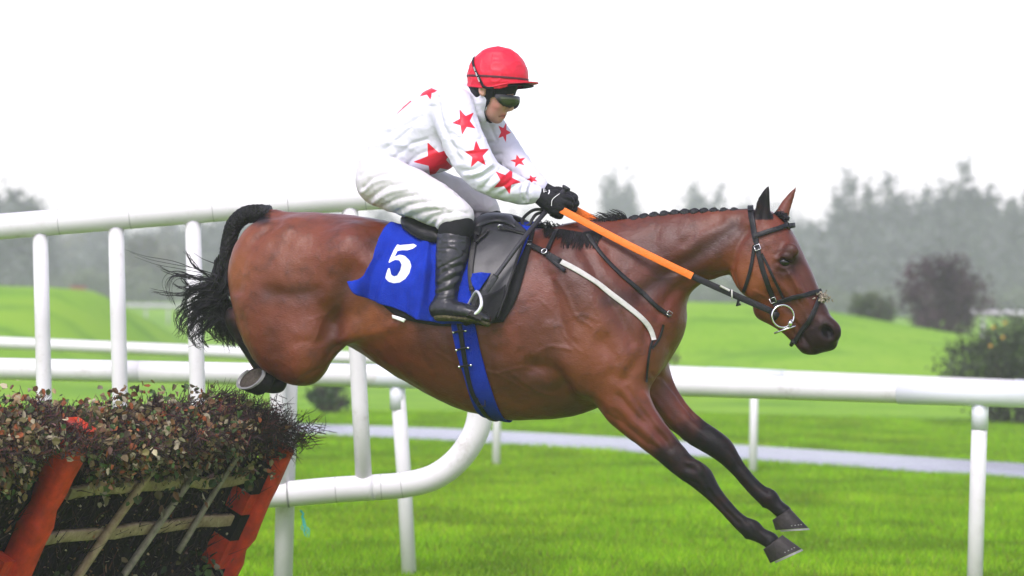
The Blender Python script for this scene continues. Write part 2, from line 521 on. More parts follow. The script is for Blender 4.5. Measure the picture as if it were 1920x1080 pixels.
# short turf: single blades near, thinning with distance
def grass_field():
    n = 560000
    y = 12.2 + (40 - 12.2) * RNG.random(n) ** 1.25
    x = (RNG.random(n) - .5) * (y * .36 + .8) + .0
    d = np.min(np.hypot(x[:, None] - pcs[None, ::2, 0], y[:, None] - pcs[None, ::2, 1]), 1) if n < 1000 else None
    # distance to the path via its x -> y line
    o = np.argsort(pcs[:, 0]); py = np.interp(x, pcs[o, 0], pcs[o, 1])
    keep = np.abs(y - py) * .78 > 1.03
    x, y = x[keep], y[keep]; n = len(x)
    z = ground_z(x, y)
    tuft = vnoise(np.stack([x * 2.2, y * 2.2, np.zeros(n)], 1)); tuft2 = vnoise(np.stack([x * .5, y * .5, np.ones(n)], 1))
    h = (.028 + .035 * RNG.random(n)) * (.55 + .75 * tuft)
    w = .0028 + .0016 * (y / 20) * (.5 + RNG.random(n))
    a = RNG.random(n) * 2 * math.pi; lean = h * (.25 + .9 * RNG.random(n)); la = RNG.random(n) * 2 * math.pi
    bx, by = np.cos(a) * w, np.sin(a) * w
    V = np.empty((n, 3, 3))
    V[:, 0] = np.stack([x - bx, y - by, z - .004], 1); V[:, 1] = np.stack([x + bx, y + by, z - .004], 1)
    V[:, 2] = np.stack([x + np.cos(la) * lean, y + np.sin(la) * lean, z + h], 1)
    base = np.array([.185, .375, .006])[None] * (.65 + .7 * RNG.random(n))[:, None]
    yel = (RNG.random(n) < .22) | (tuft2 > .72) & (RNG.random(n) < .4)
    base[yel] = np.array([.27, .42, .014]) * (.7 + .5 * RNG.random(yel.sum()))[:, None]
    brn = RNG.random(n) < .05
    base[brn] = np.array([.20, .17, .05])
    base *= (.62 + .72 * tuft)[:, None]
    return V.reshape(-1, 3), np.arange(n * 3).reshape(-1, 3), np.repeat(base, 3, 0)
Vb, Fb, Cb = grass_field()
M_blade = vcol_mat('grass_blade', .7, .12, .35)
tag(obj('grass', Vb, [Fb], M_blade, smooth=False, attrs={'tint': Cb}), 'short bright green turf of the racecourse', 'grass', kind='stuff')

# ================================================================== VEGETATION
def leaf_cloud(n, size, centre, radii, shell=.55, clumps=0, rng=RNG, crad=.3):
    """n leaf-sized quads in clumps through an ellipsoidal crown"""
    if clumps:
        cc = rng.normal(size=(clumps, 3)); cc /= np.linalg.norm(cc, axis=1, keepdims=True)
        cc *= (shell + (1 - shell) * rng.random((clumps, 1)))
        k = rng.integers(0, clumps, n)
        r = rng.normal(size=(n, 3)) * crad
        p = cc[k] + r
        ctone = rng.random(clumps)[k]
    else:
        p = rng.normal(size=(n, 3)); p /= np.linalg.norm(p, axis=1, keepdims=True); p *= rng.random((n, 1)) ** .5; ctone = rng.random(n)
    c = np.asarray(centre) + p * np.asarray(radii)
    a = rng.normal(size=(n, 3)); a /= np.linalg.norm(a, axis=1, keepdims=True)
    b = np.cross(a, rng.normal(size=(n, 3))); b /= np.linalg.norm(b, axis=1, keepdims=True)
    s = size * (.5 + rng.random((n, 1)))
    V = np.stack([c - a * s, c + b * s * .55, c + a * s, c - b * s * .55], 1).reshape(-1, 3)
    return V, np.arange(4 * n).reshape(-1, 4), ctone
M_leafv = vcol_mat('leaves', .6, .25, .3)
M_bark = mat('bark', (.055, .045, .038), .9, .2, noise=.4, nscale=9, bump=.5, bscale=30)
def tree(name, x, y, h, w, col, label, cat, group=None, leaves=1500, crown0=.25, size=.16, trunk=.12, clumps=26, shell=.35, crad=.22, seed=0):
    rng = np.random.default_rng(seed)
    z = float(ground_z(x, y)) - .05
    t = thing(name, label, cat, (x, y, z), group)
    b = MB()
    top = np.array([x + rng.normal() * w * .06, y, z + h * .93])
    b.tube(catmull([(x, y, z), (x + rng.normal() * .1, y, z + h * .4), top], 5), np.linspace(trunk, trunk * .15, 11), 7)
    for i in range(9):
        f = crown0 + (.9 - crown0) * (i + .5) / 9
        p0 = np.array([x, y, z + h * f]); an = rng.random() * 6.28; L = w * .5 * (1.05 - abs(f - .55)) * (.6 + .5 * rng.random())
        p1 = p0 + [math.cos(an) * L, math.sin(an) * L, L * (.5 + .6 * rng.random())]
        b.tube(catmull([p0, (p0 + p1) / 2 + [0, 0, -.05 * L], p1], 3), np.linspace(trunk * .4, trunk * .08, 7), 5)
    b.build('trunk', M_bark, t)
    V, Fq, ct = leaf_cloud(leaves, size, (x, y, z + h * (crown0 + 1) / 2), (w / 2, w / 2, h * (1 - crown0) / 2), shell, clumps, rng, crad)
    V[:, 2] = np.maximum(V[:, 2], z + .05)
    c = np.asarray(col)[None] * (.55 + .8 * ct + .25 * rng.random(len(ct)))[:, None]
    obj('crown', V, [Fq], M_leafv, t, smooth=False, attrs={'tint': np.repeat(c, 4, 0)})
    return t
def at(u, Y): return float(P(u, VC, Y)[0])
# single trees that stand clear of the wood, u, top v, distance, width in px
TALL = [
    (1160, 333, 289, 83, 'tall slim misty tree, the pair of crowns farthest left above the neck of the horse'),
    (1312, 332, 280, 97, 'misty tree with one squarish crown, left of the ears of the horse'),
    (1392, 375, 272, 94, 'low misty tree directly behind the plaited crest near the ears'),
    (1600, 318, 229, 110, 'tall misty tree rising just right of the ears of the horse'),
    (1686, 330, 234, 114, 'rounded misty tree second to the right of the ears of the horse'),
    (1740, 350, 238, 60, 'narrow misty tree between the rounded crown and the tallest tree'),
    (1797, 308, 224, 102, 'tallest misty tree of the wood, above the purple bush'),
    (1850, 350, 234, 80, 'misty tree right of the tallest tree and behind it'),
    (1915, 346, 224, 90, 'misty tree cut by the right edge of the view'),
    (20, 352, 204, 130, 'dark round tree at the far left above the white rail'),
    (70, 392, 221, 60, 'small tree beside the dark round tree at far left'),
    (275, 452, 200, 88, 'lone open crowned tree seen between two uprights of the white wing'),
]
for i, (u, v, Y, wpx, lab) in enumerate(TALL):
    x = at(u, Y); zt = P(u, v, Y)[2]; z0 = float(ground_z(x, Y))
    h = zt - z0; w = wpx / F * Y
    tree('tree', x, Y, h, w, (.118, .125, .115) if i != 11 else (.075, .07, .045), lab, 'tree', 'misty trees beyond the course', 3600 if i != 11 else 1800, .12 if i != 11 else .34,
         .25, .2, 46, .25, .15, seed=40 + i)
# the wood behind: one mass
def far_wood():
    rng = np.random.default_rng(5); Vs = []; Cs = []
    prof_u = [-700, -200, 0, 60, 110, 200, 420, 640, 760, 900, 1000, 1100, 1250, 1400, 1540, 1600, 1750, 1920, 2200, 2800]
    prof_v = [400, 410, 415, 430, 440, 434, 438, 430, 428, 426, 424, 434, 432, 428, 434, 424, 414, 414, 420, 430]
    for k in range(190):
        u = rng.uniform(-650, 2700); Y = rng.uniform(222, 350)
        if 1050 < u < 1500: Y = rng.uniform(290, 365)
        x = at(u, Y); vt = np.interp(u, prof_u, prof_v) + rng.normal() * 11
        zt = P(u, vt, Y)[2]; z0 = float(ground_z(x, Y)); h = max(1.5, zt - z0); w = rng.uniform(3.8, 7.2)
        V, Fq, ct = leaf_cloud(800, .36, (x, Y, z0 + h * .5), (w / 2, w / 2, h * .52), .35, 16, rng, .24)
        V[:, 2] = np.maximum(V[:, 2], z0)
        tone = np.array([.112, .120, .110]) if rng.random() < .75 else np.array([.115, .112, .075])
        Vs.append(V); Cs.append(np.repeat(tone[None] * (.55 + .8 * ct)[:, None], 4, 0))
    # understorey hedge along the foot of the wood
    for k in range(150):
        u = rng.uniform(-650, 2700); Y = rng.uniform(190, 222); x = at(u, Y); z0 = float(ground_z(x, Y)); h = rng.uniform(.9, 2.2)
        V, Fq, ct = leaf_cloud(200, .27, (x, Y, z0 + h * .45), (rng.uniform(1.7, 3), 1.3, h * .55), .3, 9, rng, .26)
        V[:, 2] = np.maximum(V[:, 2], z0)
        Vs.append(V); Cs.append(np.repeat(np.array([.08, .10, .045])[None] * (.55 + .8 * ct)[:, None], 4, 0))
    V = np.concatenate(Vs)
    tag(obj('far_wood', V, [np.arange(len(V)).reshape(-1, 4)], M_leafv, smooth=False, attrs={'tint': np.concatenate(Cs)}),
        'misty grey green wood along the far side of the course', 'wood', kind='stuff')
far_wood()
def bush(name, u, Y, wpx, vtop, vbot, col, label, n=2600, size=.05, depth=None, seed=0, clumps=40, crad=.17, twigs=30, zoff=0.0):
    rng = np.random.default_rng(seed)
    x = at(u, Y); z = float(ground_z(x, Y)); h = (P(u, vtop, Y)[2] - z); w = wpx / F * Y
    t = thing(name, label, 'bush', (x, Y, z))
    b = MB()
    for i in range(twigs):
        an = rng.random() * 6.28; r = rng.random() ** .5 * w * .46
        e = np.array([x + math.cos(an) * r, Y + math.sin(an) * r, z + h * (.75 + .3 * rng.random()) * (1 - .35 * (r / (w * .5)) ** 2)])
        s = np.array([x + math.cos(an) * r * .15, Y + math.sin(an) * r * .15, z - .05])
        b.tube(catmull([s, (s + e) / 2 + [math.cos(an) * r * .15, math.sin(an) * r * .15, 0], e], 4), np.linspace(.018, .004, 9), 5)
    b.build('stem', M_bark, t)
    V, Fq, ct = leaf_cloud(n, size, (x, Y, z + h * .5), (w / 2, (depth or w) / 2, h * .5), .35, clumps, rng, crad)
    V[:, 2] = np.maximum(V[:, 2], z + .01)
    c = np.asarray(col)[None] * (.5 + .9 * ct + .3 * rng.random(len(ct)))[:, None]
    obj('foliage', V, [Fq], M_leafv, t, smooth=False, attrs={'tint': np.repeat(c, 4, 0)})
    return t
bush('bush', 1768, 64, 168, 478, 612, (.060, .034, .045), 'purple leaved bush on the mound behind the dark green bush', 5200, .05, seed=3, crad=.16)
tb = bush('bush', 1905, 39.5, 295, 598, 800, (.045, .062, .028), 'dark green bush with yellow flowers at the right edge behind the white rail', 9000, .032, seed=4, clumps=70, crad=.15)
M_yel = mat('yellow_petals', (.42, .24, .02), .6, .3)
for (u, v) in ((1857, 648), (1862, 613), (1880, 632), (1884, 605)):
    c = P(u, v, 38.45); m = MB(); r = .022
    for k in range(7):
        a = k / 7 * 6.283
        d = np.array([math.cos(a), -.35, math.sin(a)]); s = np.array([-math.sin(a), 0, math.cos(a)])
        m.add([c, c + d * r * .6 + s * r * .35, c + d * r * 1.3, c + d * r * .6 - s * r * .35], [[(0, 1, 2, 3)]])
    m.build('flower', M_yel, tb, smooth=False)
bush('bush', 618, 39, 86, 712, 775, (.038, .072, .022), 'low dark shrub on the lawn behind the end of the hurdle brush', 1500, .03, seed=6, clumps=18)
bush('bush', 1250, 44, 40, 585, 690, (.10, .095, .045), 'small brownish shrub beside the chest of the horse', 420, .03, seed=8, clumps=12, twigs=12)
bush('bush', 1640, 66, 95, 540, 575, (.075, .095, .045), 'small pale green shrub on the crest of the mound left of the purple bush', 1300, .05, seed=9, clumps=18)

# ================================================================== RAILS
M_rail = mat('white_rail', (.66, .645, .65), .38, .4, noise=.05, nscale=3, bump=.05, bscale=12)
N_, L_ = nodes(M_rail)
dn = N_.new('ShaderNodeTexNoise'); dn.inputs['Scale'].default_value = 7; dn.inputs['Detail'].default_value = 9; dn.inputs['Roughness'].default_value = .8
tcr = N_.new('ShaderNodeTexCoord'); L_.new(tcr.outputs['Object'], dn.inputs['Vector'])
mix_in(M_rail, step_node(M_rail, dn.outputs['Fac'], .52, .80), (.40, .38, .33))
M_sleeve = mat('white_sleeve', (.68, .69, .74), .3, .5, bump=.04, bscale=15)
M_seam = mat('grey_seam', (.28, .28, .27), .6, .3)
def ground_at(u, Y):
    p = P(u, VC, Y); return np.array([p[0], Y, float(ground_z(p[0], Y))])
def running_rail(name, label, line, z, rad, posts, prad, slope=0.0):
    """line: list of (x, y); posts: list of (x, y, lean dx)"""
    t = thing(name, label, 'rail', (line[0][0], line[0][1], 0))
    pts = np.array([(x, y, z + slope * x + ground_z(x, y)) for x, y in line], float)
    seg = 6.0
    pr = resample(catmull(pts, 10), 0.25)
    n = int(len(pr) * .25 / seg) + 1
    for i in range(n):                       # rail lengths butt in sockets
        a, b = int(i * seg / .25), min(len(pr) - 1, int((i + 1) * seg / .25))
        if b - a < 2: continue
        m = MB(); m.tube(pr[a:b + 1], rad, 20); m.build('rail', M_rail, t)
    for (x, y, lx) in posts:
        k = int(np.argmin(np.abs(pr[:, 0] - x))); y = float(np.interp(x, pr[:, 0], pr[:, 1])); tz = float(np.interp(x, pr[:, 0], pr[:, 2])); pk = np.array([x, y, tz])
        g = float(ground_z(x + lx, y))
        m = MB(); m.tube([(x, y + .012, tz - rad * .6), (x + lx * .5, y + .012, (tz + g) / 2), (x + lx, y + .012, g - .1)], prad, 16)
        m.build('post', M_rail, t)
        d = pr[min(k + 1, len(pr) - 1)] - pr[max(k - 1, 0)]; d /= np.linalg.norm(d)
        s = MB(); s.tube([pk - d * .42, pk + d * .27], rad + .004, 20)
        s.build('sleeve', M_sleeve, t)
        s = MB(); s.tube([(x, y + .012, tz - rad * .6), (x + lx * .05, y + .012, tz - rad - .12)], prad + .003, 16); s.build('socket', M_sleeve, t)
    return t
def XY(u, v, Y): p = P(u, v, Y); return (p[0], Y)
# near running rail: about 17 m away, coming nearer to the right
rl = [(-14, 18.6), XY(0, 688, 16.9)[:2], XY(740, 703, 16.75), XY(1250, 710, 16.1), XY(1880, 733, 15.35), (6.5, 14.0), (10, 12.5)]
zr = 1.085
running_rail('running_rail', 'white plastic running rail passing behind the horse, the nearer of the two', rl, zr, .060,
             [(*XY(745, 720, 16.76), .09), (*XY(1838, 760, 15.4), -.015), (-4.6, 17.1, .02), (-8, 17.6, 0)], .040)
r2 = [(-30, 27.5), XY(0, 650, 27.6), XY(450, 655, 27.7), XY(930, 690, 27.9), XY(1412, 696, 27.6), (12, 26.5), (30, 24)]
running_rail('running_rail', 'thinner looking white running rail farther off, beside the wet path', r2, .928, .055,
             [(*XY(1414, 740, 27.62), 0.0), (*XY(932, 770, 27.9), 0.0), (*XY(-140, 770, 27.6), 0), (*XY(1990, 700, 27.4), 0), (*XY(-600, 770, 27.6), 0)], .036, -.0237)
# far white rails
M_farrail = mat('weathered_white_rail', (.36, .355, .36), .6, .2, noise=.2, nscale=5)
def far_rail(label, u0, u1, Y, z, rad, n, col=None):
    x0, x1 = at(u0, Y), at(u1, Y)
    t = thing('far_rail', label, 'rail', (x0, Y, float(ground_z(x0, Y))))
    xs = np.linspace(x0, x1, 9)
    p = np.stack([xs, np.full(9, Y), ground_z(xs, np.full(9, Y)) + z], 1)
    m = MB(); m.tube(p, rad, 8); m.build('rail', M_farrail, t)
    for x in np.linspace(x0 + .3, x1 - .3, n):
        g = float(ground_z(x, Y)); m = MB(); m.tube([(x, Y, g - .05), (x, Y, g + z - rad)], .035, 8); m.build('post', M_farrail, t)
far_rail('distant white rail in the mist beyond the left lawn', 215, 500, 100, .62, .07, 7)
far_rail('distant white rail right of the purple bush', 1820, 2250, 72, 1.15, .09, 5)
M_redb = mat('red_board', (.22, .07, .06), .6, .3)
tb_ = thing('barrier_board', 'tiny red barrier board on the far left lawn', 'barrier', (at(146, 95), 95, float(ground_z(at(146, 95), 95))))
m = MB(); xb = at(146, 95); zb = float(ground_z(xb, 95)); m.box((xb, 95, 1.62), (.24, 0, 0), (0, .03, 0), (0, 0, .055)); m.build('board', M_redb, tb_, smooth=False)
for s in (-.25, .25):
    m = MB(); m.tube([(xb + s, 95.04, zb), (xb + s, 95.04, 1.56)], .03, 8); m.build('leg', M_rail, tb_)

# ================================================================== HURDLE WING: one frame of bent white tube
WY = 14.4
wing = thing('hurdle_wing', 'white tubular hurdle wing with uprights and a rounded end', 'fence', ground_at(550, WY))
def WP(u, v, Y=None): return P(u, v, WY if Y is None else Y)
wtop = catmull([WP(u, v) for u, v in ((-420, 459), (-200, 441), (0, 425), (220, 407), (400, 392), (560, 379), (700, 369), (780, 364))], 8)
bend = catmull([WP(u, v) for u, v in ((780, 364), (822, 374), (858, 402), (888, 460), (906, 560), (906, 680), (903, 755), (892, 810), (860, 860), (815, 894), (760, 909), (700, 914))], 8)
wbot = catmull([WP(u, v) for u, v in ((700, 914), (620, 919), (540, 926), (470, 930), (300, 943), (100, 957), (-200, 978), (-420, 993))], 8)
RW = .0605
for nm, c in (('top_rail', wtop), ('end_bend', bend), ('bottom_rail', wbot)):
    m = MB(); m.tube(c, RW, 24); m.build(nm, M_rail, wing)
for u0, v0, u1, v1, r in ((75, 420, 88, 958, .036), (217, 407, 230, 949, .037), (361, 396, 376, 940, .037), (508, 384, 528, 927, .038), (655, 374, 683, 916, .039), (-70, 432, -55, 966, .036), (-215, 444, -200, 976, .036)):
    a, b = WP(u0, v0), WP(u1, v1)
    m = MB(); m.tube([a + (b - a) * f for f in (.02, .35, .7, .985)], r, 18); m.build('upright', M_rail, wing)
for u, vt, off in ((550, 380, .075), (-150, 440, .075)):
    a = WP(u, vt, WY + off + .06); g = ground_at(u, WY + off + .06); g[0] = a[0] - .02
    m = MB(); m.tube([a, (a + g) / 2, g - [0, 0, .1]], .045, 18); m.build('leg', M_rail, wing)
# clips, seams and sleeves on the tubes
def ring(parent, name, c, i, rad, half, material):
    d = c[min(i + 1, len(c) - 1)] - c[max(i - 1, 0)]; d = d / np.linalg.norm(d)
    m = MB(); m.tube([c[i] - d * half, c[i] + d * half], rad, 24); m.build(name, material, parent)
def near_i(c, u): return int(np.argmin(np.abs(proj(c)[0] - u)))
for u in (535, 541): ring(wing, 'clip', wbot, near_i(wbot, 537), RW + .004, .004, M_seam); break
for c, u in ((wtop, 100), (wtop, 245), (wtop, 398), (wtop, 540), (wtop, 686), (wbot, 625), (bend, 712), (bend, 752)):
    ring(wing, 'seam', c, near_i(c, u), RW + .0008, .0012, M_seam)
M_rust = mat('rust_spot', (.20, .09, .04), .9, .1, noise=.4, nscale=60)
# blue twine knotted round the leg
M_twine = mat('blue_twine', (.03, .42, .45), .8, .2)
q = P(566, 962, WY + .07)
tw = thing('twine', 'frayed turquoise twine tied round a white leg of the wing', 'twine', q)
m = MB(); m.tube(catmull([q + [-.004, -.045, .016], q + [.010, -.052, .0], q + [.004, -.048, -.016]], 5), .0045, 7); m.build('knot', M_twine, tw)
for k in range(6):
    e = RNG.normal(size=3) * .006
    m = MB(); m.tube(catmull([q + [.002, -.049, -.008], q + [.010 + .003 * k, -.05, -.035 - .006 * k] + e, q + [.008 + .006 * k, -.05, -.062 - .011 * (k % 4)] - e, q + [.014 + .005 * k, -.05, -.085 - .012 * (k % 3)] + e], 5), .0016, 5); m.build('strand', M_twine, tw)
# ================================================================== HURDLES
M_wood = mat('split_wood', (.19, .125, .07), .85, .25, col2=(.42, .32, .20), nscale=26, bump=.6, bscale=70, stretch=(1, 1, 1))
M_woodg = mat('grey_wood', (.16, .14, .11), .85, .25, col2=(.33, .29, .22), nscale=30, bump=.6, bscale=80)
M_orange = mat('orange_padding', (.50, .036, .008), .6, .3, noise=.38, nscale=14, bump=1.0, bscale=16)
M_blackp = mat('black_padding', (.006, .006, .007), .7, .12, bump=.4, bscale=25)
M_core = mat('brush_core', (.010, .0085, .007), 1, .05, noise=.5, nscale=40, bump=1, bscale=50)
M_twig = vcol_mat('twigs', .8, .2)
M_hleaf = vcol_mat('hurdle_leaves', .6, .25, .3)
HA = R(27); HD = np.array([-math.sin(HA), -math.cos(HA), 0]); HN = np.array([math.cos(HA), -math.sin(HA), 0]); LEAN = math.atan(.5)
HUPV = np.array([0, 0, math.cos(LEAN)]) + HN * math.sin(LEAN); HOUT = np.cross(HUPV, HD); HOUT = HOUT if HOUT @ HN > 0 else -HOUT
H0 = np.array([-1.388, 13.02, 0.0])
PAL = np.array([(.46, .40, .27), (.33, .24, .13), (.26, .13, .06), (.30, .085, .03), (.15, .13, .05), (.07, .12, .035), (.11, .17, .055), (.05, .035, .022), (.18, .10, .09)])
def leaves(rng, c, size, pal_w, droop=.5):
    """curled pointed leaves folded along the midrib"""
    n = len(c)
    a = rng.normal(size=(n, 3)); a[:, 2] -= droop; a /= np.linalg.norm(a, axis=1, keepdims=True)
    b = np.cross(a, rng.normal(size=(n, 3))); b /= np.linalg.norm(b, axis=1, keepdims=True); nn = np.cross(a, b)
    s = (size * (.5 + .85 * rng.random(n)))[:, None]; w = (.26 + .22 * rng.random(n))[:, None]; cu = (rng.normal(size=n) * .22)[:, None]
    V = np.stack([c, c + a * s * .30 + b * s * w + nn * s * .12, c + a * s * .72 + b * s * w * .72 + nn * s * (.10 + cu * .6), c + a * s + nn * s * cu,
                  c + a * s * .72 - b * s * w * .72 + nn * s * (.10 + cu * .6), c + a * s * .30 - b * s * w + nn * s * .12, c + a * s * .5 + nn * s * cu * .25], 1).reshape(-1, 3)
    i = np.arange(n)[:, None] * 7
    Fc = np.concatenate([i + [[0, 1, 6]], i + [[1, 2, 6]], i + [[2, 3, 6]], i + [[3, 4, 6]], i + [[4, 5, 6]], i + [[5, 0, 6]]])
    tone = PAL[rng.choice(len(PAL), n, p=np.array(pal_w) / sum(pal_w))] * (.45 + .75 * rng.random((n, 1)))
    tone = tone * (.55 + .9 * vnoise(np.asarray(c) * 11)[:, None])
    return V, Fc, np.repeat(tone, 7, 0)
def twig_set(rng, p0, d, L, r, col):
    """thin three-sided twigs, slightly bent"""
    n = len(p0); Vs = []
    side = np.cross(d, rng.normal(size=(n, 3))); side /= np.linalg.norm(side, axis=1, keepdims=True)
    bend = side * (L * .12 * rng.normal(size=n))[:, None]
    t2 = np.cross(d, side)
    V = []
    for f, rr in ((0, 1), (.5, .75), (1, .25)):
        c = p0 + d * (L * f)[:, None] + bend * (4 * f * (1 - f))
        for k in range(3):
            an = k * 2.094
            V.append(c + (side * math.cos(an) + t2 * math.sin(an)) * (r * rr)[:, None])
    V = np.stack(V, 1).reshape(-1, 3)
    i = np.arange(n)[:, None] * 9; F_ = []
    for lv in (0, 3):
        for k in range(3):
            k2 = (k + 1) % 3
            F_.append(i + [[lv + k, lv + k2, lv + 3 + k2, lv + 3 + k]])
    return V, np.stack(F_, 1).reshape(-1, 4), np.repeat(np.asarray(col), 9, 0)
def hpt(O, s, t, o=0.0): return O + HD * s + HUPV * t + HOUT * o
def clear(p, O, Lp, right_post):
    d = p - O; s = d @ HD; t = d @ HUPV; o = d @ HOUT
    if right_post: return ~((s > Lp - .10) & (o > -.03) | (s < .02) & (o > -.03) & (t < .97))
    return ~((s < .125 + np.maximum(o, 0) * 1.7) & (o > -.06) & (s > -.2) & (t < 1.09))
def hurdle(O, Lp, label, seed, showy, leafy, right_post=True, slats=True):
    rng = np.random.default_rng(seed)
    t = thing('hurdle', label, 'hurdle', O + HD * Lp / 2, 'hurdle panels of the jump')
    T1 = 1.10                                        # length up the leaning face
    # padded uprights at the two ends
    def upright(s, w, top):
        m = MB(); n = 18
        prof = [(-1, -1), (-1, .6), (-.6, 1), (.6, 1), (1, .6), (1, -1)]
        V = []
        for i in range(n):
            f = i / (n - 1); q = 1 + .06 * math.sin(i * 1.9) + .07 * rng.normal()
            V += [hpt(O, s + a * w / 2 * q, f * top, .045 + b * .05 * q) for a, b in prof]
        k = len(prof); i = np.arange(n - 1)[:, None] * k; j = np.arange(k)[None]; j2 = (j + 1) % k
        m.add(V, [np.stack([i + j, i + j2, i + k + j2, i + k + j], -1).reshape(-1, 4), [tuple(range(k)), tuple((n - 1) * k + x for x in range(k))[::-1]]])
        return m.build('upright', M_orange, t)
    if right_post:
        upright(.0, .075, 1.02)
        for (a, b) in ((.30, .44), (.58, .70), (.80, .93)):  # black checks of the chequered edging
            m = MB(); m.box(hpt(O, .074, (a + b) / 2, .018), HD * .034, HUPV * (b - a) / 2, HOUT * .045); m.build('black_check', M_blackp, t, smooth=False)
        for (a, b) in ((.44, .58), (.70, .80), (.16, .30)):
            m = MB(); m.box(hpt(O, .074, (a + b) / 2, .016), HD * .034, HUPV * (b - a - .004) / 2, HOUT * .045); m.build('orange_check', M_orange, t, smooth=False)
    else:
        upright(.05, .10, 1.17)
        for (a, b) in ((.34, .47),):
            m = MB(); m.box(hpt(O, .135, (a + b) / 2, .015), HD * .038, HUPV * (b - a) / 2, HOUT * .045); m.build('black_check', M_blackp, t, smooth=False)
        for (a, b) in ((.47, .60), (.22, .34)):
            m = MB(); m.box(hpt(O, .135, (a + b) / 2, .013), HD * .038, HUPV * (b - a - .004) / 2, HOUT * .045); m.build('orange_check', M_orange, t, smooth=False)
    # dense brush core behind the frame
    m = MB()
    n = 14; V = []
    ts = [0, .3, .6, .9, 1.03]
    for i in range(n + 1):
        s = .03 + (Lp - .06) * i / n
        for tt in ts: V.append(hpt(O, s, tt, -.03 + .012 * rng.normal()))
        for tt in ts[::-1]: V.append(hpt(O, s, tt + .02 * rng.normal(), -.26))
    k = 10; i = np.arange(n)[:, None] * k; j = np.arange(k)[None]; j2 = (j + 1) % k
    m.add(V, [np.stack([i + j, i + j2, i + k + j2, i + k + j], -1).reshape(-1, 4)[:, ::-1], [tuple(range(k)), tuple(n * k + x for x in range(k))[::-1]]])
    m.build('brush_core', M_core, t, smooth=False)
    # frame rails (horizontal battens) and stakes
    if slats:
        for tt, s0, s1, r, wd in ((.665, .08, Lp - .06, .030, M_wood), (.862, .10, Lp - .1, .029, M_wood), (1.0, .3, Lp - .25, .026, M_woodg), (.30, .1, Lp, .03, M_wood)):
            m = MB(); nn = 12; V = []
            for q in range(nn):
                f = q / (nn - 1); s = s0 + (s1 - s0) * f; jt = .006 * rng.normal(); wv = r * (1 + .1 * rng.normal())
                for a, b in ((-1, -1), (-1, .8), (-.85, 1), (.85, 1), (1, .8), (1, -1)): V.append(hpt(O, s, tt + jt + a * wv * .8, .024 + b * .012))
            k = 6; i = np.arange(nn - 1)[:, None] * k; j = np.arange(k)[None]; j2 = (j + 1) % k
            m.add(V, [np.stack([i + j, i + j2, i + k + j2, i + k + j], -1).reshape(-1, 4), [tuple(range(k)), tuple((nn - 1) * k + x for x in range(k))[::-1]]])
            m.build('batten', wd, t)
        for s0, t0, s1, t1, r, wd in ((.92, .98, 1.18, .38, .026, M_wood), (.56, 1.0, .82, .44, .021, M_woodg), (.33, .99, .47, .55, .018, M_woodg)):
            a, b = hpt(O, s0, t0, .052), hpt(O, s1, t1, .056)
            pts = catmull([a, a * .6 + b * .4 + HD * .008, b], 6)
            m = MB(); m.tube(pts, r * np.linspace(.85, 1.05, len(pts)), 9, flat=.7); m.build('stake', wd, t)
    # birch and spruce brush: twigs then leaves
    n = 1500
    s = rng.random(n) * (Lp + .02) - .0; tt = rng.random(n) * 1.05; 
    o = -.05 + .06 * rng.random(n)
    p0 = O + HD * s[:, None] + HUPV * tt[:, None] + HOUT * o[:, None]
    d = HUPV + rng.normal(size=(n, 3)) * .38; d /= np.linalg.norm(d, axis=1, keepdims=True)
    col = np.array([.030, .019, .017])[None] * (.5 + 1.1 * rng.random((n, 1))); rd = rng.random(n) < .10; col[rd] = (.075, .028, .024)
    V1, F1, C1 = twig_set(rng, p0, d, .06 + .12 * rng.random(n), .0018 + .002 * rng.random(n), col)
    # bushy head along the top
    n = 11000
    s = rng.random(n) * (Lp + .10) - .08; edge = .13 * (vnoise(np.stack([s * 7, np.full(n, seed), np.zeros(n)], 1)) - .5)
    tq = .95 + .19 * rng.random(n) + edge + (.045 * sstep(.7, .1, s) if showy else 0)
    p0 = O + HD * s[:, None] + HUPV * tq[:, None] + HOUT * (-.26 + .33 * rng.random(n) + .55 * (tq - .95))[:, None]
    d = HUPV * .5 + HOUT * .25 + rng.normal(size=(n, 3)) * .65; d /= np.linalg.norm(d, axis=1, keepdims=True)
    col = np.array([.034, .021, .022])[None] * (.5 + 1.2 * rng.random((n, 1))); rd = rng.random(n) < .16; col[rd] = (.11, .035, .035)
    V2, F2, C2 = twig_set(rng, p0, d, (.03 + .055 * rng.random(n)), .0012 + .0014 * rng.random(n), col)
    V = np.concatenate([V1, V2]); Fq = np.concatenate([F1, F2 + len(V1)])
    # nothing grows across the padded ends
    Fq = Fq[np.repeat(clear(V[::9], O, Lp, right_post), 6)]
    tag(obj('brush', V, [Fq], M_twig, t, smooth=False, attrs={'tint': np.concatenate([C1, C2])}), kind='stuff')
    # leaves: clustered sprays on the head, hanging sprays on the face
    cs = []
    nc = leafy
    for k in range(nc):
        sc = rng.random() ** .6 * Lp if showy else rng.random() * Lp
        sc = .16 + sc * (Lp - .16) / Lp if right_post else sc
        q = rng.random()
        if q < .78: tc, oc = 1.03 + .15 * rng.random(), -.2 + .33 * rng.random()
        else: tc, oc = .95 + .12 * rng.random(), .07 + .06 * rng.random()
        cs.append(hpt(O, sc, tc, oc) + rng.normal(size=(rng.integers(8, 22), 3)) * np.array([.034, .034, .022]))
    c = np.concatenate(cs)
    V3, F3, C3 = leaves(rng, c, .027, (6, 6, 5, 3, 7, 5, 2, 5, 1))
    # greener sprays that hang down over the battens
    cs = []
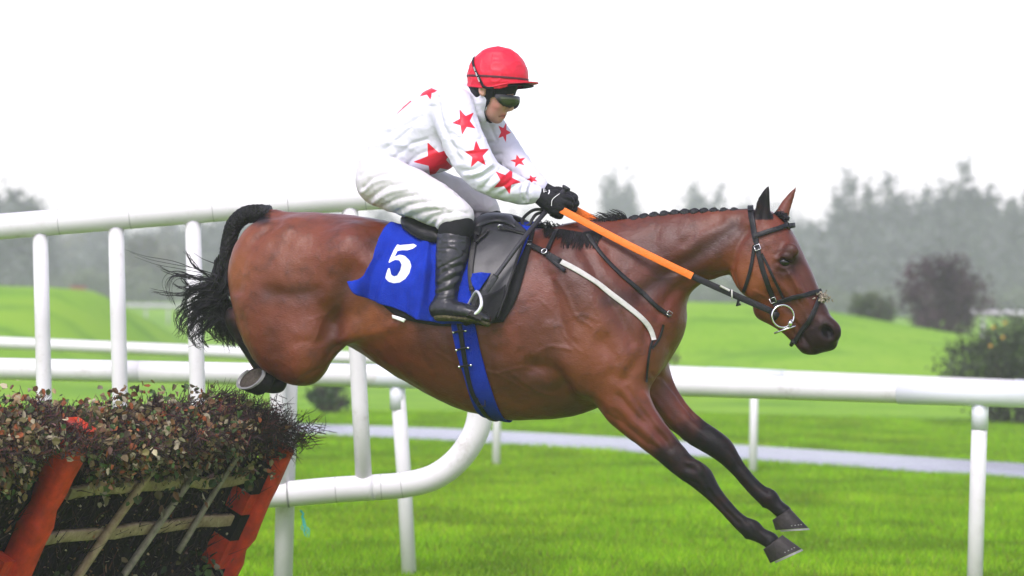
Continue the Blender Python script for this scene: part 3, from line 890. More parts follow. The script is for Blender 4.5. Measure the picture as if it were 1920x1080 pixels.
    for k in range(16 if slats else 80):
        sc = rng.uniform(.25, Lp - .1); tc = rng.uniform(.90, 1.06) if slats else rng.uniform(.15, .95); ln = rng.integers(5, 12)
        f = np.arange(ln)[:, None] / ln
        base = hpt(O, sc, tc, .075); cs.append(base - np.array([0, 0, 1]) * f * .15 + rng.normal(size=(ln, 3)) * .016)
    for k in range(70):                                # low down, almost hidden
        sc = rng.uniform(.1, Lp); tc = rng.uniform(.05, .5); cs.append(hpt(O, sc, tc, .05) + rng.normal(size=(8, 3)) * .04)
    c = np.concatenate(cs)
    V4, F4, C4 = leaves(rng, c, .034, (3, 2, 2, 1, 4, 7, 6, 3, 0), 1.2)
    C4 = C4 * .75
    # crumbs of dead leaf and bark caught in the brush
    n = 900
    c = hpt(O, 0, 0, 0) + HD * (rng.random(n) * Lp)[:, None] + HUPV * (rng.random(n) * 1.05)[:, None] + HOUT * (.0 + .05 * rng.random(n))[:, None]
    V5, F5, C5 = leaves(rng, c, .013, (2, 3, 4, 2, 4, 2, 1, 10, 3), .2)
    V = np.concatenate([V3, V4, V5]); Fq = np.concatenate([F3, F4 + len(V3), F5 + len(V3) + len(V4)])
    Fq = Fq[clear(V, O, Lp, right_post)[Fq[:, 0] // 7 * 7]]
    tag(obj('foliage', V, [Fq], M_hleaf, t, smooth=False, attrs={'tint': np.concatenate([C3, C4, C5])}), kind='stuff')
    return t
hurdle(H0, 1.5, 'brush hurdle panel under the hind legs, with wooden battens showing between orange padded ends', 11, True, 290)
H1 = H0 + HD * 1.50
hurdle(H1, 1.5, 'leafy brush hurdle panel at the left edge, with a broad orange padded end post', 12, False, 440, right_post=False, slats=False)
# ================================================================== HORSE
def build_horse():
    f = Field((-700, -290, -235), (720, 640, 240), 3.0)
    # trunk: rows (u, v, y, half height, half depth)
    trunk = HC([(508, 500, 0, 72, 66), (548, 506, 0, 104, 104), (600, 512, 0, 113, 122), (660, 524, 0, 119, 127), (720, 541, 0, 126, 128), (790, 566, 0, 142, 136), (860, 588, 0, 161, 141),
                (930, 602, 0, 178, 138), (1000, 608, 0, 180, 126), (1070, 602, 0, 172, 112), (1130, 592, 0, 150, 98), (1170, 590, 0, 118, 86)])
    f.chain(trunk, 14, 6, 2.15)
    # croup and dock
    f.chain(HC([(508, 436, 0, 30, 56), (560, 462, 0, 50, 90), (640, 466, 0, 54, 98), (720, 478, 0, 50, 84)]), 18, 5)
    f.chain(HC([(560, 438, 0, 28, 36), (522, 412, 0, 18, 24), (494, 404, 0, 14, 14)]), 12, 4)
    # quarters
    for sd in (-1, 1):
        y = lambda w: sd * w
        du = 0 if sd < 0 else 6
        th = HC([(546, 498, y(60), 84, 54), (532, 545, y(70), 101, 57), (538, 610, y(74), 91, 54), (556, 660, y(76), 62, 46), (568, 682, y(76), 39, 37)])
        f.chain(th, 22, 6)
        f.ell(hp(486, 500, y(58)), (56, 84, 42), 26, rot=10)
        f.ell(hp(660, 470, y(88)), (46, 46, 36), 34, rot=20)          # point of hip
        f.ell(hp(578, 636, y(94)), (40, 72, 34), 24, rot=6)           # vastus
        # flank fold
        f.chain(HC([(602, 664, y(80), 16, 14), (648, 626, y(96), 18, 16), (690, 600, y(104), 16, 12)]), 24, 5)
        # gaskin, hock, cannon, pastern
        o = 0 if sd < 0 else -6
        f.chain(HC([(576, 682, y(72), 36, 32), (520, 650, y(52), 34, 28), (470, 612, y(38), 23, 19), (452, 596, y(34), 19, 16)]), 12, 5)
        f.chain(HC([(434, 586, y(32), 11, 10), (444, 602, y(32), 22, 17), (454, 628, y(32), 18, 15), (474, 664, y(33), 15, 13), (498, 700, y(35), 15, 13), (520, 716, y(38), 19, 16), (512, 722, y(44), 16, 15), (496, 718, y(52), 18.5, 19)]), 9, 6)
    # forehand
    for sd in (-1, 1):
        y = lambda w: sd * w
        f.ell(hp(1105, 590, y(72)), (78, 138, 44), 32, rot=-28)       # shoulder
        f.ell(hp(1088, 660, y(82)), (66, 82, 38), 26, rot=-25)        # triceps
        f.ell(hp(1185, 650, y(50)), (50, 76, 46), 28, rot=-12)        # pectoral
    nearleg = HC([(1150, 690, -66, 62, 48), (1165, 742, -64, 51, 40), (1192, 783, -62, 40, 33), (1226, 818, -60, 32, 27), (1262, 855, -58, 25.5, 22), (1288, 878, -57, 24, 21), (1312, 893, -57, 25, 22), (1330, 915, -56, 18.5, 17),
                  (1352, 941, -56, 14.5, 13), (1376, 968, -56, 13.5, 12), (1396, 985, -56, 16, 14), (1409, 992, -56, 18.5, 15.5), (1424, 1003, -56, 14.5, 13), (1446, 1015, -56, 16, 15)])
    f.chain(nearleg, 20, 6)
    farleg = HC([(1190, 655, 60, 58, 46), (1210, 700, 60, 46, 38), (1240, 743, 60, 34, 31), (1272, 782, 60, 28.5, 26), (1306, 808, 60, 26, 23), (1338, 830, 60, 25, 22), (1356, 846, 60, 22, 20),
                 (1380, 875, 60, 16.5, 15), (1404, 903, 60, 15, 13), (1426, 925, 60, 16, 14), (1440, 934, 60, 18, 15), (1453, 948, 60, 14.5, 13), (1470, 962, 60, 15.5, 15)])
    f.chain(farleg, 20, 6)
    for sx, sv, sy, w in ((1400, 1003, -56, 6), (1431, 945, 60, 6)):   # ergot tufts
        f.chain(HC([(sx + 8, sv - 10, sy, 7, 7), (sx - 1, sv + 5, sy, 2.5, 3)]), 6, 3)
    # neck
    neck = HC([(1110, 545, 0, 128, 84), (1152, 540, 0, 124, 72), (1200, 510, 0, 99, 58), (1246, 486, 0, 80, 50), (1295, 468, 0, 65, 45), (1345, 459, 0, 60, 42), (1392, 450, 0, 55, 39), (1425, 446, 0, 48, 38)])
    f.chain(neck, 22, 6)
    f.chain(HC([(1085, 452, 0, 30, 24), (1170, 437, 0, 24, 18), (1270, 420, 0, 19, 15), (1400, 410, 0, 17, 15)]), 16, 5)   # crest
    # head
    hd = HC([(1430, 432, 0, 38, 38), (1443, 468, 0, 54, 44), (1462, 510, 0, 56, 42), (1486, 550, 0, 50, 35), (1509, 585, 0, 42, 29), (1529, 613, 0, 36, 28), (1538, 628, 0, 31, 28)])
    f.chain(hd, 14, 6, 2.2)
    for sd in (-1, 1):
        f.ell(hp(1418, 503, sd * 26), (49, 60, 24), 14, rot=-18)       # cheek
        f.chain(HC([(1484, 470, sd * 38, 13, 9), (1476, 480, sd * 42, 10, 7)]), 12, 4)                # brow
        f.chain(HC([(1482, 512, sd * 38, 6, 5), (1508, 552, sd * 29, 5, 5), (1520, 572, sd * 25, 4, 4)]), 12, 4)   # facial crest
        f.ell(hp(1556, 619, sd * 17), (24, 20, 14), 12, rot=50)        # nostril flare
        f.ell(hp(1470, 491, sd * 46), (12.5, 8.5, 9), 5, op='c', rot=15)   # eye socket
        f.ell(hp(1552, 624, sd * 33), (9.5, 15.5, 15), 6, op='c', rot=-42)  # nostril
    f.chain(HC([(1440, 575, 0, 30, 26), (1472, 598, 0, 25, 20), (1500, 630, 0, 20, 19), (1512, 645, 0, 18, 20)]), 16, 5)     # jaw
    f.ell(hp(1518, 648, 0), (22, 16, 21), 8, rot=35)                  # lower lip
    f.ell(hp(1546, 640, 0), (26, 19, 25), 8, rot=20)                  # upper lip
    # ears
    f.chain(HC([(1433, 424, -23, 16, 13), (1430, 400, -26, 15.5, 10), (1432, 380, -28, 14, 7.5), (1437, 361, -29, 8.5, 5), (1441.5, 347, -29, 1.5, 2)]), 8, 6)
    f.chain(HC([(1460, 424, 20, 16, 13), (1466, 402, 26, 14, 10), (1474, 384, 28, 11.5, 7.5), (1484, 366, 29, 7, 5), (1493, 350, 29, 1.5, 2)]), 8, 6)
    f.ell(hp(1424, 386, -38), (5, 30, 9), 6, op='c', rot=8)
    M_, fs = f.mesh()
    # keep only pieces that belong (numerical crumbs are dropped by the smoothing below)
    M_ = smooth_mesh(M_, fs, 5, .55)
    marks = [
        (-9.11, 21.3, [(662, 512), (640, 552), (628, 600), (624, 640), (634, 668)]),
        (-6.08, 26.9, [(690, 560), (676, 590)]),
        (2.62, 11.2, [(640, 640), (690, 628), (750, 606)]),
        (-4.56, 10.1, [(520, 415), (488, 440), (462, 475), (449, 512), (446, 545)]),
        (-3.54, 16.8, [(515, 560), (506, 630), (516, 700)]),
        (-3.04, 13.4, [(505, 545), (545, 552), (590, 545)]),
        (-2.03, 10.1, [(556, 640), (600, 642)]),
        (2.25, 29.1, [(600, 480), (660, 500)]), (-2.54, 20.2, [(700, 455), (665, 475), (640, 500)]),
        (-3.04, 13.4, [(560, 425), (620, 420), (690, 432)]),
        # shoulder, elbow, chest
        (-9.11, 16.8, [(1002, 690), (1022, 690), (1042, 704), (1056, 730)]),
        (-6.08, 15.7, [(1056, 730), (1082, 762), (1110, 782)]),
        (-5.06, 13.4, [(1096, 470), (1128, 530), (1160, 590), (1186, 640)]),
        (-5.06, 12.3, [(1216, 620), (1204, 660), (1188, 690), (1172, 712)]),
        (3.00, 22.4, [(1060, 500), (1092, 560), (1120, 610)]),
        (-4.05, 13.4, [(1030, 520), (1046, 580), (1060, 640)]),
        (-3.54, 12.3, [(1130, 640), (1150, 672), (1150, 705)]),
        (2.25, 10.1, [(1100, 735), (1130, 748), (1150, 770)]),
        (1.35, 3.6, [(1040, 520), (1062, 552), (1078, 590), (1108, 612)]), (1.20, 3.4, [(1110, 560), (1128, 600), (1140, 624)]),
        (1.20, 3.4, [(1000, 668), (1030, 650), (1070, 655)]), (1.20, 3.4, [(960, 700), (1010, 735), (1050, 745)]),
        # forearm
        (-4.05, 6.7, [(1160, 742), (1192, 778), (1226, 808), (1256, 840)]),
        (-3.04, 5.6, [(1150, 770), (1186, 806), (1230, 840)]),
        (1.65, 4.5, [(1196, 752), (1230, 790), (1262, 828)]),
        (-3.04, 5.6, [(1286, 876), (1300, 880)]), (1.88, 6.7, [(1300, 870), (1318, 884)]),
        (-3.24, 4.5, [(1328, 920), (1352, 948), (1386, 982)]),
        (-4.05, 6.7, [(1240, 720), (1270, 765), (1300, 800)]), (-2.63, 4.5, [(1372, 872), (1424, 930)]), (-2.03, 4.5, [(1420, 1000), (1434, 1018)]),
        # neck
        (-5.56, 15.7, [(1376, 428), (1340, 452), (1296, 484), (1250, 516), (1206, 548)]),
        (-3.04, 11.2, [(1350, 412), (1310, 432), (1282, 456)]),
        (-4.05, 10.1, [(1350, 520), (1300, 520), (1262, 548), (1236, 590)]),
        (3.00, 15.7, [(1330, 490), (1280, 528)]),
        (-3.04, 13.4, [(1140, 480), (1180, 530), (1212, 570)]),
        # head
        (-4.56, 7.8, [(1402, 430), (1384, 460), (1372, 500), (1376, 538), (1392, 560)]),
        (-2.63, 6.7, [(1444, 548), (1462, 556), (1478, 580)]),
        (-2.43, 7.8, [(1496, 500), (1510, 535), (1526, 570)]),
        (1.50, 3.4, [(1450, 522), (1470, 540), (1500, 575), (1516, 598)]), (1.35, 3.4, [(1490, 520), (1500, 560)]),
        (-3.44, 3.6, [(1490, 604), (1502, 626), (1514, 644), (1527, 658)]),
        (1.95, 4.5, [(1456, 484), (1468, 478), (1482, 484)]), (1.50, 3.4, [(1458, 500), (1470, 505), (1482, 500)]),
        (-2.54, 5.6, [(1440, 468), (1446, 500)]),
        (1.80, 4.5, [(1539, 612), (1548, 606), (1560, 612), (1566, 626), (1560, 638)]),
        (2.2, 3, [(1457, 487), (1466, 481), (1476, 482), (1484, 488)]), (1.5, 2.6, [(1459, 497), (1469, 501), (1480, 498)]), (-1.6, 3, [(1454, 478), (1468, 472), (1484, 477)]), (-1.8, 3, [(1458, 506), (1470, 510), (1482, 506)]),
        (1.6, 2.4, [(1476, 508), (1492, 534), (1500, 556), (1512, 584)]), (1.3, 2.2, [(1492, 534), (1510, 548)]), (1.4, 2.4, [(1415, 545), (1440, 560), (1462, 582)]),
        (-2.2, 3, [(1500, 612), (1518, 612), (1530, 604)]), (-2.0, 4, [(1488, 622), (1502, 642)]), (1.8, 5, [(1506, 652), (1520, 660)]),
        (-3.2, 5, [(1178, 730), (1200, 764), (1228, 800), (1250, 826)]), (2.4, 5, [(1205, 738), (1232, 776), (1262, 816), (1284, 850)]), (-2.4, 4, [(1140, 776), (1172, 800), (1214, 836)]),
        (-2.5, 4, [(1318, 896), (1322, 908)]), (2.2, 4, [(1292, 868), (1306, 868), (1320, 876)]), (-2.2, 3, [(1290, 900), (1308, 908)]), (-2.2, 3, [(1400, 976), (1412, 1000)]), (-2.4, 3, [(1345, 845), (1358, 858)]),
        (-2.0, 3.2, [(1222, 700), (1250, 742), (1284, 786)]), (2.0, 4, [(1236, 700), (1264, 746), (1300, 790)]),
        (1.0, 2.2, [(1010, 560), (1040, 590), (1060, 634), (1090, 660)]), (1.0, 2.2, [(1060, 600), (1090, 590), (1120, 600)]), (1.1, 2.4, [(820, 660), (870, 690), (930, 700), (990, 735)]), (1.0, 2.2, [(930, 700), (980, 690), (1010, 700)]),
        (1.0, 2.4, [(640, 560), (612, 590), (590, 640)]), (1.0, 2.2, [(612, 590), (580, 600)]), (1.0, 2.2, [(1180, 500), (1230, 520), (1270, 520)]),
        (-1.6, 3.5, [(560, 716), (580, 700), (606, 690)]), (-1.4, 5, [(830, 610), (850, 680), (880, 740)]), (-1.4, 5, [(905, 600), (920, 680), (936, 750)]),
        (-1.2, 8, [(960, 560), (975, 640), (985, 710)]), (-1.0, 9, [(770, 600), (790, 660), (810, 690)]),
    ]
    M_ = sculpt(M_, fs, marks)
    N = vnormals(M_, fs)
    # loose skin, slight unevenness of muscle
    M_ = M_ + N * ((vnoise(M_ * .022) - .5) * 4.0 + (vnoise(M_ * .06 + 9) - .5) * 1.8)[:, None]
    M_ = smooth_mesh(M_, fs, 1, .4)
    u, v = near_px(M_)
    # coat pattern of a bay: black points, black ear rims and muzzle, sooty neck and tan soft parts that also hold painted shade and light
    q = (u - 1240) * .72 + (v - 832) * .69 + (vnoise(M_ * .05) - .5) * 34
    black = sstep(-46, 34, q) * (v > 735) * (u > 1150)
    dh = np.minimum(chain_d(M_, HC([(434, 586, -32, 11, 10), (444, 602, -32, 22, 17), (454, 628, -32, 18, 15), (474, 664, -33, 15, 13), (498, 700, -35, 15, 13), (520, 716, -38, 19, 16), (512, 722, -44, 16, 15), (494, 716, -50, 15, 15)])),
                    chain_d(M_ * [1, 1, -1], HC([(434, 586, -32, 11, 10), (444, 602, -32, 22, 17), (454, 628, -32, 18, 15), (474, 664, -33, 15, 13), (498, 700, -35, 15, 13), (520, 716, -38, 19, 16), (512, 722, -44, 16, 15), (494, 716, -50, 15, 15)])))
    black = np.maximum(black, (1 - sstep(1, 7, dh)))
    muz = 1 - sstep(30, 78, np.hypot((u - 1546) * .9, v - 640) + (vnoise(M_ * .06) - .5) * 18)
    eye = (1 - sstep(12, 40, np.hypot(u - 1474, (v - 497) * .85) + (vnoise(M_ * .07 + 4) - .5) * 14)) * .75
    ear = (u < 1450) * (v < 412) * (u > 1405) * (np.abs(M_[:, 2]) > 14) * sstep(428, 408, v)
    ear_near = ear * (M_[:, 2] < 0)
    nost = 1 - sstep(11, 19, np.hypot(u - 1551, v - 624))
    crest = (1 - sstep(3, 13, np.abs(M_[:, 2]))) * (u > 1040) * (u < 1412) * (N[:, 1] < -.3)
    dock = sstep(516, 494, u + (vnoise(M_ * .15) - .5) * 14) * sstep(428, 412, v)
    black = np.maximum.reduce([black, muz * .92, eye, ear_near, nost, crest * .9, dock])
    tan_lit = np.zeros(len(M_))  # lighter coat tones, plus light painted on the buttock edge
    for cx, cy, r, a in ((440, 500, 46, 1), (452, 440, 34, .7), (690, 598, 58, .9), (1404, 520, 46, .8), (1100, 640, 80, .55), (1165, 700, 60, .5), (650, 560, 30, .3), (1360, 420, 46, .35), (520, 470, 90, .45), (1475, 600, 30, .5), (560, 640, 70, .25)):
        tan_lit = np.maximum(tan_lit, a * np.exp(-((u - cx) ** 2 + (v - cy) ** 2) / r ** 2))
    soot_shade = np.zeros(len(M_))  # sooty coat, plus shade painted along muscle creases and the lower barrel
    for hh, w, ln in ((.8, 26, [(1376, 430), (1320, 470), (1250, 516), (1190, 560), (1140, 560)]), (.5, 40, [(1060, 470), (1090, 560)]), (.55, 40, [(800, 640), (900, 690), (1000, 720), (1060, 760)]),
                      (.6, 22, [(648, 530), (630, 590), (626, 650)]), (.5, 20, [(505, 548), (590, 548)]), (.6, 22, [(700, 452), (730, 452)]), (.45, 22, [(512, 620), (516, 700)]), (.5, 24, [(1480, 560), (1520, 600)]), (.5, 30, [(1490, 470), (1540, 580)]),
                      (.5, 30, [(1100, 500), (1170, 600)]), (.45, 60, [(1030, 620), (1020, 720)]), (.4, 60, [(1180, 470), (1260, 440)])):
        soot_shade = np.maximum(soot_shade, hh * np.exp(-(poly_dist(u, v, ln) / w) ** 2))
    return M_, fs, black, tan_lit, soot_shade
HMESH, HF, a_black, a_tan_lit, a_soot_shade = build_horse()
M_coat = mat('bay_coat', (.088, .0178, .0080), .5, .30, col2=(.145, .0315, .0130), nscale=5, bump=0)
N_, L_ = nodes(M_coat)
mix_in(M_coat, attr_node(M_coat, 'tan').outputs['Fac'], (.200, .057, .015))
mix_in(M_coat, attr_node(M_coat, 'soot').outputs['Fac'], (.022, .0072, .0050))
mix_in(M_coat, attr_node(M_coat, 'black').outputs['Fac'], (.0060, .0054, .0062))
dm = N_.new('ShaderNodeTexNoise'); dm.inputs['Scale'].default_value = 13; dm.inputs['Detail'].default_value = 7; dm.inputs['Roughness'].default_value = .7
tcd = N_.new('ShaderNodeTexCoord'); L_.new(tcd.outputs['Object'], dm.inputs['Vector'])
dmf = N_.new('ShaderNodeMath'); dmf.operation = 'MULTIPLY'; dmf.inputs[1].default_value = .65; L_.new(step_node(M_coat, dm.outputs['Fac'], .45, .75), dmf.inputs[0])
mix_in(M_coat, dmf.outputs[0], (.030, .0088, .0052))
# fine hair and damp ripples
tcc = N_.new('ShaderNodeTexCoord'); mpc = N_.new('ShaderNodeMapping'); mpc.inputs['Scale'].default_value = (60, 60, 260); mpc.inputs['Rotation'].default_value = (0, R(25), 0)
L_.new(tcc.outputs['Object'], mpc.inputs[0])
hn = N_.new('ShaderNodeTexNoise'); hn.inputs['Scale'].default_value = 1.6; hn.inputs['Detail'].default_value = 5; L_.new(mpc.outputs[0], hn.inputs['Vector'])
hb = N_.new('ShaderNodeBump'); hb.inputs['Strength'].default_value = .4; hb.inputs['Distance'].default_value = .004; L_.new(hn.outputs['Fac'], hb.inputs['Height'])
wn2 = N_.new('ShaderNodeTexNoise'); wn2.inputs['Scale'].default_value = 26; wn2.inputs['Detail'].default_value = 4; L_.new(tcc.outputs['Object'], wn2.inputs['Vector'])
hb2 = N_.new('ShaderNodeBump'); hb2.inputs['Strength'].default_value = .32; hb2.inputs['Distance'].default_value = .01; L_.new(wn2.outputs['Fac'], hb2.inputs['Height']); L_.new(hb.outputs[0], hb2.inputs['Normal'])
L_.new(hb2.outputs[0], N_['Principled BSDF'].inputs['Normal'])
sp = N_.new('ShaderNodeMapRange'); sp.inputs['To Min'].default_value = .36; sp.inputs['To Max'].default_value = .13; L_.new(attr_node(M_coat, 'black').outputs['Fac'], sp.inputs['Value']); L_.new(sp.outputs[0], N_['Principled BSDF'].inputs['Specular IOR Level'])
rr = N_.new('ShaderNodeMapRange'); rr.inputs['To Min'].default_value = .30; rr.inputs['To Max'].default_value = .46; L_.new(wn2.outputs['Fac'], rr.inputs['Value']); L_.new(rr.outputs[0], N_['Principled BSDF'].inputs['Roughness'])
HW = hw(HMESH)
hbase = P(930, 1075, 12)
horse = tag(obj('horse', HW, HF, M_coat, None, hbase, attrs={'black': a_black, 'tan': a_tan_lit, 'soot': a_soot_shade}),
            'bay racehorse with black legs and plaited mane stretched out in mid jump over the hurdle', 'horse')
HBV = BVHTree.FromPolygons([Vector(p) for p in HW], [tuple(int(x) for x in q) for f in HF for q in f])
def hit(u, v, off=0.0, bvh=None):
    """where the line of sight through (u,v) meets the horse: point and outward normal"""
    d = ray(u, v); dv = Vector(d).normalized()
    loc, n, i, dist = (bvh or HBV).ray_cast(Vector(EYE), dv)
    if loc is None or loc[1] > 13.2:
        x, m, s = HM(u, v, 0.0); w = hw(np.array([[x, m, 0.0]]))[0]
        loc, n, i, dist = (bvh or HBV).find_nearest(Vector(w))
        n2 = Vector(w) - loc
        if n2.length > 1e-4 and n2.dot(n) > 0: n = n2.normalized()
    return np.array(loc) + np.array(n) * off, np.array(n)
def on_horse(line, off=.002, step=6, smoothn=3):
    ln = catmull(line, 8) if len(line) > 2 else np.asarray(line, float)
    ln = resample(ln, step)
    p, n = zip(*[hit(u, v) for u, v in ln]); p = np.array(p); n = np.array(n)
    for _ in range(smoothn):
        n[1:-1] = (n[:-2] + n[1:-1] * 2 + n[2:]) / 4; p2 = p.copy(); p2[1:-1] = (p[:-2] + p[1:-1] * 2 + p[2:]) / 4
        # straps bridge hollows but never sink
        p = np.where(((p2 - p) * n).sum(1)[:, None] > 0, p2, p * .5 + p2 * .5)
    n /= np.linalg.norm(n, axis=1, keepdims=True)
    return p + n * off, n
# hooves
M_hoof = mat('hoof_horn', (.010, .009, .009), .55, .22, col2=(.036, .030, .027), nscale=18, bump=.3, bscale=60)
M_hoofd = mat('dark_hoof_horn', (.006, .0055, .0055), .6, .15, noise=.4, nscale=18, bump=.3)
M_shoe = mat('plate_aluminium', (.24, .235, .225), .6, .3, metal=.5, bump=.1)
M_sole = mat('hoof_sole', (.055, .045, .035), .85, .2, noise=.4, nscale=40, bump=.5)
def hoof(c0, c1, w0, w1, y, skew=0.0):
    """c0: coronet (front px, heel px); c1: ground edge (toe px, heel px)"""
    m = MB(); rings = []
    k = 26
    prof = [0, .12, .5, .95, 1.0]
    for f in prof:
        fr = [c0[0][i] + (c1[0][i] - c0[0][i]) * f for i in (0, 1)]; hl = [c0[1][i] + (c1[1][i] - c0[1][i]) * f for i in (0, 1)]
        w = w0 + (w1 - w0) * f + (1.2 if f == .12 else 0)
        row = []
        for j in range(k):
            a = 2 * math.pi * j / k; ca, sa = math.cos(a), math.sin(a)
            t = (1 + ca) / 2; ww = sa * (abs(sa) ** -.15 if sa else 1)
            row.append(hp(hl[0] + (fr[0] - hl[0]) * t - ww * w * skew, hl[1] + (fr[1] - hl[1]) * t, y + ww * w * (1.02 - .12 * (ca > .6))))
        rings.append(hw(np.array(row)))
    V = np.concatenate(rings); i = np.arange(len(prof) - 1)[:, None] * k; j = np.arange(k)[None]; j2 = (j + 1) % k
    m.add(V, [np.stack([i + j, i + j2, i + k + j2, i + k + j], -1).reshape(-1, 4), [tuple(range(k))[::-1]]])
    h = m.build('hoof', M_hoofd if skew else M_hoof, horse)
    last = rings[-1]; cen = last.mean(0); ax = last.mean(0) - rings[0].mean(0); ax /= np.linalg.norm(ax)
    m = MB(); inn = cen + (last - cen) * .96 - ax * .004
    m.add(np.vstack([inn]), [[tuple(range(k))]]); m.build('sole', M_sole, h)
    BASE[h] = BASE[horse]
    # racing plate: open ring
    m = MB(); o1 = last + ax * .001; o2 = cen + (last - cen) * .86 + ax * .001; th = ax * .008
    idx = [j for j in range(k) if abs(j - k / 2) > 2]; idx = [j for j in idx if j > k / 2] + [j for j in idx if j < k / 2]
    V = np.stack([o1[idx], o2[idx], o2[idx] + th, o1[idx] + th], 1).reshape(-1, 3); n = len(idx)
    i = np.arange(n - 1)[:, None] * 4; j = np.arange(4)[None]; j2 = (j + 1) % 4
    m.add(V, [np.stack([i + j, i + 4 + j, i + 4 + j2, i + j2], -1).reshape(-1, 4), [(0, 1, 2, 3), (4 * n - 1, 4 * n - 2, 4 * n - 3, 4 * n - 4)]])
    m.build('horseshoe', M_shoe, h, smooth=False)
    # nail clenches on the wall
    if skew: return h
    m = MB()
    for j in (20, 21, 22, 23, 3, 4, 5, 6):
        p = rings[0][j] * .2 + last[j] * .8; r = (p - (rings[0].mean(0) * .2 + cen * .8)); r /= np.linalg.norm(r)
        m.box(p + r * .001, np.array([.0025, 0, 0]), np.array([0, .0025, 0]), np.array([0, 0, .0018]))
    tag(m.build('nail', M_shoe, h, smooth=False), kind='stuff')
    return h
hoof(((1467, 1003), (1431, 1030)), ((1503, 1029), (1444, 1056)), 17, 23, -56)
hoof(((1481, 953), (1448, 975)), ((1516, 990), (1454, 994)), 17, 23, 60)
hoof(((484, 741), (506, 700)), ((459, 731), (486, 689)), 17, 23, -56, .95)
hoof(((500, 735), (507, 700)), ((463, 736), (488, 700)), 18, 23, 52)
# eyes
M_eye = mat('horse_eye', (.004, .003, .0025), .18, .45)
for sd in (-1, 1):
    f = Field((430, -130, -75), (560, 0, 75), 2)
    f.ell(hp(1470, 491.5, sd * 38.5), (10.5, 7.8, 6.5), 1, rot=15)
    V, fs = f.mesh(); obj('eye', hw(V), fs, M_eye, horse)

# ------------------------------------------------------------------ mane and tail
M_hair = mat('black_hair', (.0055, .005, .0058), .45, .3, noise=.35, nscale=30)
M_plait = mat('plaited_hair', (.0055, .005, .0058), .45, .35, bump=.7, bscale=140)
for i in range(11):
    f = i / 10; u = 1190 + (1376 - 1190) * f; v = np.interp(u, [1180, 1210, 1250, 1290, 1330, 1372], [417, 411, 405, 401, 399, 398]); r = 12.5 - 3.0 * f
    V, Fq = [], []
    m = MB(); cx, cm, sc = HM(u, v - 1, -4)
    seg, rg = 14, 9
    pts = []
    for a in range(rg + 1):
        th = math.pi * a / rg
        for b in range(seg):
            ph = 2 * math.pi * b / seg
            tw = 1 + .13 * math.sin(3 * ph + 4 * th + i)
            pts.append((cx + r * 1.05 * math.sin(th) * math.cos(ph) * tw, cm - r * .80 * math.cos(th) * tw, -3 + r * .95 * math.sin(th) * math.sin(ph) * tw))
    ii = np.arange(rg)[:, None] * seg; j = np.arange(seg)[None]; j2 = (j + 1) % seg
    m.add(hw(np.array(pts)), [np.stack([ii + j, ii + j2, ii + seg + j2, ii + seg + j], -1).reshape(-1, 4)])
    m.build('plait', M_plait, horse)
def strands(name, items, r0, r1, seg=3, parent=None, n=5):
    """items: list of point lists in (u,v,y)"""
    Vs, Fs, k = [], [], 0
    for it in items:
        pts = hw(np.array([hp(*q) for q in it])); c = catmull(pts, n)
        V, fs = tube(c, np.linspace(r0, r1, len(c)), seg, False); Vs.append(V); Fs.append(fs[0] + k); k += len(V)
    return obj(name, np.concatenate(Vs), [np.concatenate(Fs)], M_hair, parent or horse)
rg = np.random.default_rng(21); it = []
for k in range(260):                                     # loose tuft in front of the withers, blown back
    u = rg.uniform(1112, 1180); v = np.interp(u, [1112, 1180], [434, 419]); y = rg.normal() * 5 - 3
    L = rg.uniform(18, 46) * (1.0 if u > 1130 else .6)
    a = R(rg.normal(222, 11)); cu, cv = math.cos(a), math.sin(a)
    it.append([(u, v + 5, y), (u + cu * L * .4 + 2, v + cv * L * .55, y + rg.normal() * 2), (u + cu * L, v + cv * L * .82 , y + rg.normal() * 4)])
for k in range(320):                                     # short fringe on the withers
    u = rg.uniform(1018, 1130); v = np.interp(u, [1010, 1060, 1090, 1130], [423, 431, 436, 434]); y = rg.normal() * 8 - 6
    a = R(rg.normal(205, 22)); L = rg.uniform(9, 24)
    it.append([(u, v + 7, y), (u + math.cos(a) * L * .5, v + math.sin(a) * L * .6, y - 2), (u + math.cos(a) * L, v + math.sin(a) * L * .6 + 2, y - 4)])
for k in range(380):                                     # hair lying over the near side of the withers
    u = rg.uniform(1026, 1130); v0 = np.interp(u, [1010, 1060, 1090, 1130], [428, 432, 437, 432]); L = rg.uniform(8, 30) * (1.15 if u > 1060 else .7)
    p = []
    for f in (0, .5, 1):
        w, n = hit(u + (-8 * f + rg.normal() * 1.5), v0 + L * f, .003); mm = wh(w[None])[0]; p.append(mm)
    it.append(None); it.pop()
    c = catmull(hw(np.array(p)), 4)
    it.append(('w', c))
def strands2(name, items, r0, r1, parent, seg=3):
    Vs, Fs, k = [], [], 0
    for q in items:
        c = q[1] if isinstance(q, tuple) and isinstance(q[0], str) else catmull(hw(np.array([hp(*z) for z in q])), 5)
        V, fs = tube(c, np.linspace(r0, r1, len(c)), seg, False); Vs.append(V); Fs.append(fs[0] + k); k += len(V)
    return tag(obj(name, np.concatenate(Vs), [np.concatenate(Fs)], M_hair, parent), kind='stuff')
strands2('mane_hair', it, .0022, .0006, horse)
it = []
for k in range(120):                                     # forelock between the ears, plaited end
    u = rg.uniform(1450, 1466); v = 408 + rg.normal() * 3
    it.append([(u, v, rg.normal() * 7), (u + 10, v - 4 + rg.normal() * 2, rg.normal() * 6), (1473 + rg.normal() * 4, 412 + rg.normal() * 4, rg.normal() * 5)])
strands2('forelock', it, .0022, .0008, horse)
